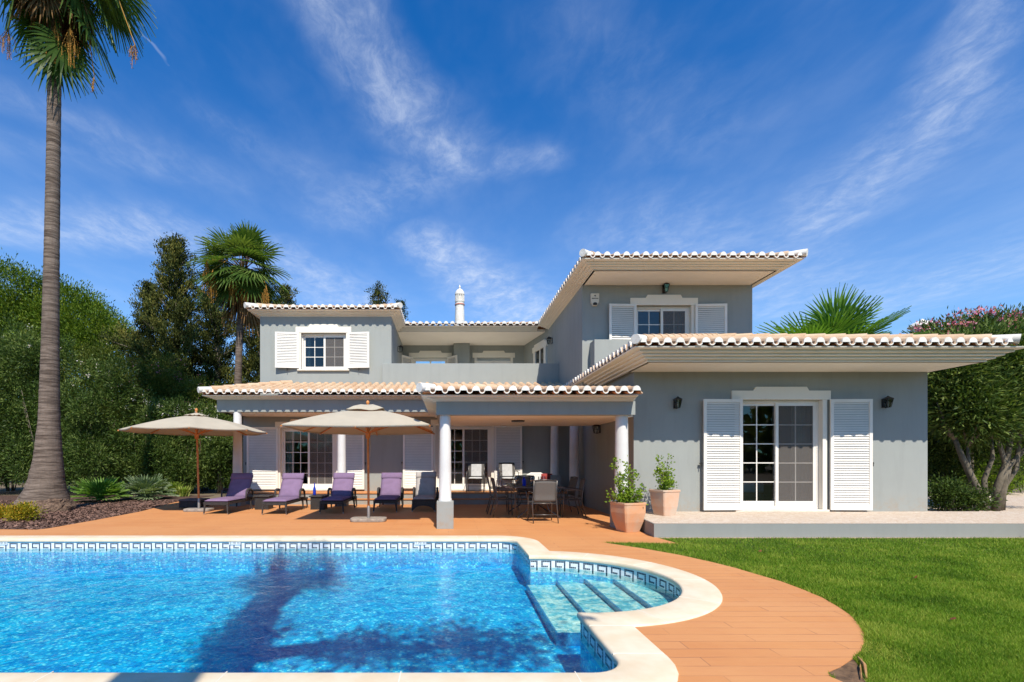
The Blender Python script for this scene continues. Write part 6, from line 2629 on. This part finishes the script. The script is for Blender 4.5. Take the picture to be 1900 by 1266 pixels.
# --- plants in the two pots
def pot_plant(label, org, stems_, ncl, lz):
    x, y, z = org
    r_ = thing('potted_shrub', label, 'plant', (x, y, z - .03), world=True)
    mb = MB()
    C = []
    for (dx, dz, r0) in stems_:
        yy_ = rng.normal(0, .06)
        pts = [(x + rng.normal(0, .03), y, z - .04), (x + dx * .45 + rng.normal(0, .02), y + yy_ * .5, z + dz * .5), (x + dx, y + yy_, z + dz)]
        mb.tube(pts, [.010, .007, .003], 5)
        for k in range(ncl):
            f = rng.uniform(.10, 1.03)
            a, b_ = (np.array(pts[0]), np.array(pts[1])) if f < .5 else (np.array(pts[1]), np.array(pts[2]))
            g_ = f * 2 if f < .5 else f * 2 - 1
            C.append(a + (b_ - a) * g_ + rng.normal(0, r0, 3))
    mb.build('stem', [OLEBARK], r_, smooth=True)
    C = np.array(C)
    C = np.repeat(C, 6, 0) + rng.normal(0, .026, (len(C) * 6, 3))
    C = C[C[:, 2] > z - .02]
    k = len(C)
    mb = MB()
    add_leaves(mb, C, nrmz(rng.normal(size=(k, 3)) + np.array([[0, 0, .4]])), rng.uniform(.035, .065, k), rng.uniform(.012, .022, k), 0, np.clip(.55 + rng.normal(0, .22, k), 0, 1))
    mb.build('foliage', [POTL], r_)


pot_plant('leafy green shrub growing in the orange pot in front of the pillar', POT1, [(-.28, .90, .03), (-.1, .55, .06), (.05, .80, .05), (.10, .62, .06), (-.36, .22, .035), (.33, .30, .035), (-.05, .30, .09), (.12, .22, .09), (-.18, .18, .07), (.2, .14, .06), (-.2, .45, .04)], 26, 1)
pot_plant('leafy green shrub growing in the pale pot on the terrace', POT2, [(-.10, .72, .045), (.08, .70, .05), (-.02, .50, .07), (.05, .36, .08), (-.14, .44, .04), (.20, .22, .02), (.12, .55, .04)], 24, 1)

# --- distant woodland all round, a far mass
fw_ = MB()
n = 26000
a = rng.uniform(0, 2 * np.pi, n)
r = rng.uniform(46, 62, n)
hmax = 5.2 + 1.6 * np.sin(a * 7) + 1.2 * np.sin(a * 17 + 1)
z = rng.uniform(0, 1, n) ** .8 * hmax
C = np.stack([np.cos(a) * r, np.sin(a) * r, z], 1)
add_leaves(fw_, C, nrmz(rng.normal(size=(n, 3)) + np.array([[0, 0, .3]])), rng.uniform(1.0, 2.0, n), rng.uniform(.3, .6, n), 0, np.clip(.4 + rng.normal(0, .2, n), 0, 1))
tag(fw_.build('far_woods', [OLIVE]), 'distant belt of green trees all round the garden', 'woods', kind='stuff')

oleander('low leafy bush standing right of the lawn just outside the photograph', 11.4, 6.7, 1.7, 1.3, .7, 500)
# small finds on the lawn
lf = MB()
LEAFD = leaf_mat('fallen_leaf', (0.16, 0.05, 0.02), (0.25, 0.12, 0.05), (0.34, 0.2, 0.1), .1)
for px, py in ((1300, 1150), (1696, 1078), (1408, 1028), (1764, 1158), (1250, 985)):
    x, y = gnd(px, py)
    if px < 1400:
        continue
    o_ = MB()
    add_leaves(o_, np.array([[x, y, .035]]), nrmz(np.array([[.8, .2, .25]])), .06, .02, 0, np.array([rng.random()]))
    add_leaves(o_, np.array([[x, y, .035]]), nrmz(np.array([[.6, .5, .1]])), .05, .018, 0, np.array([rng.random()]))
    tag(o_.build('fallen_leaf', [LEAFD]), {1696: 'brown fallen leaf lying on the lawn farthest right near the terrace', 1408: 'dark fallen leaf on the lawn close below the terrace kerb', 1764: 'fallen leaf lying alone in the middle of the right lawn'}[px], 'leaf', 'fallen leaves on the lawn')
# scale marks off
for o in bpy.data.objects:
    if '_org' in o:
        del o['_org']
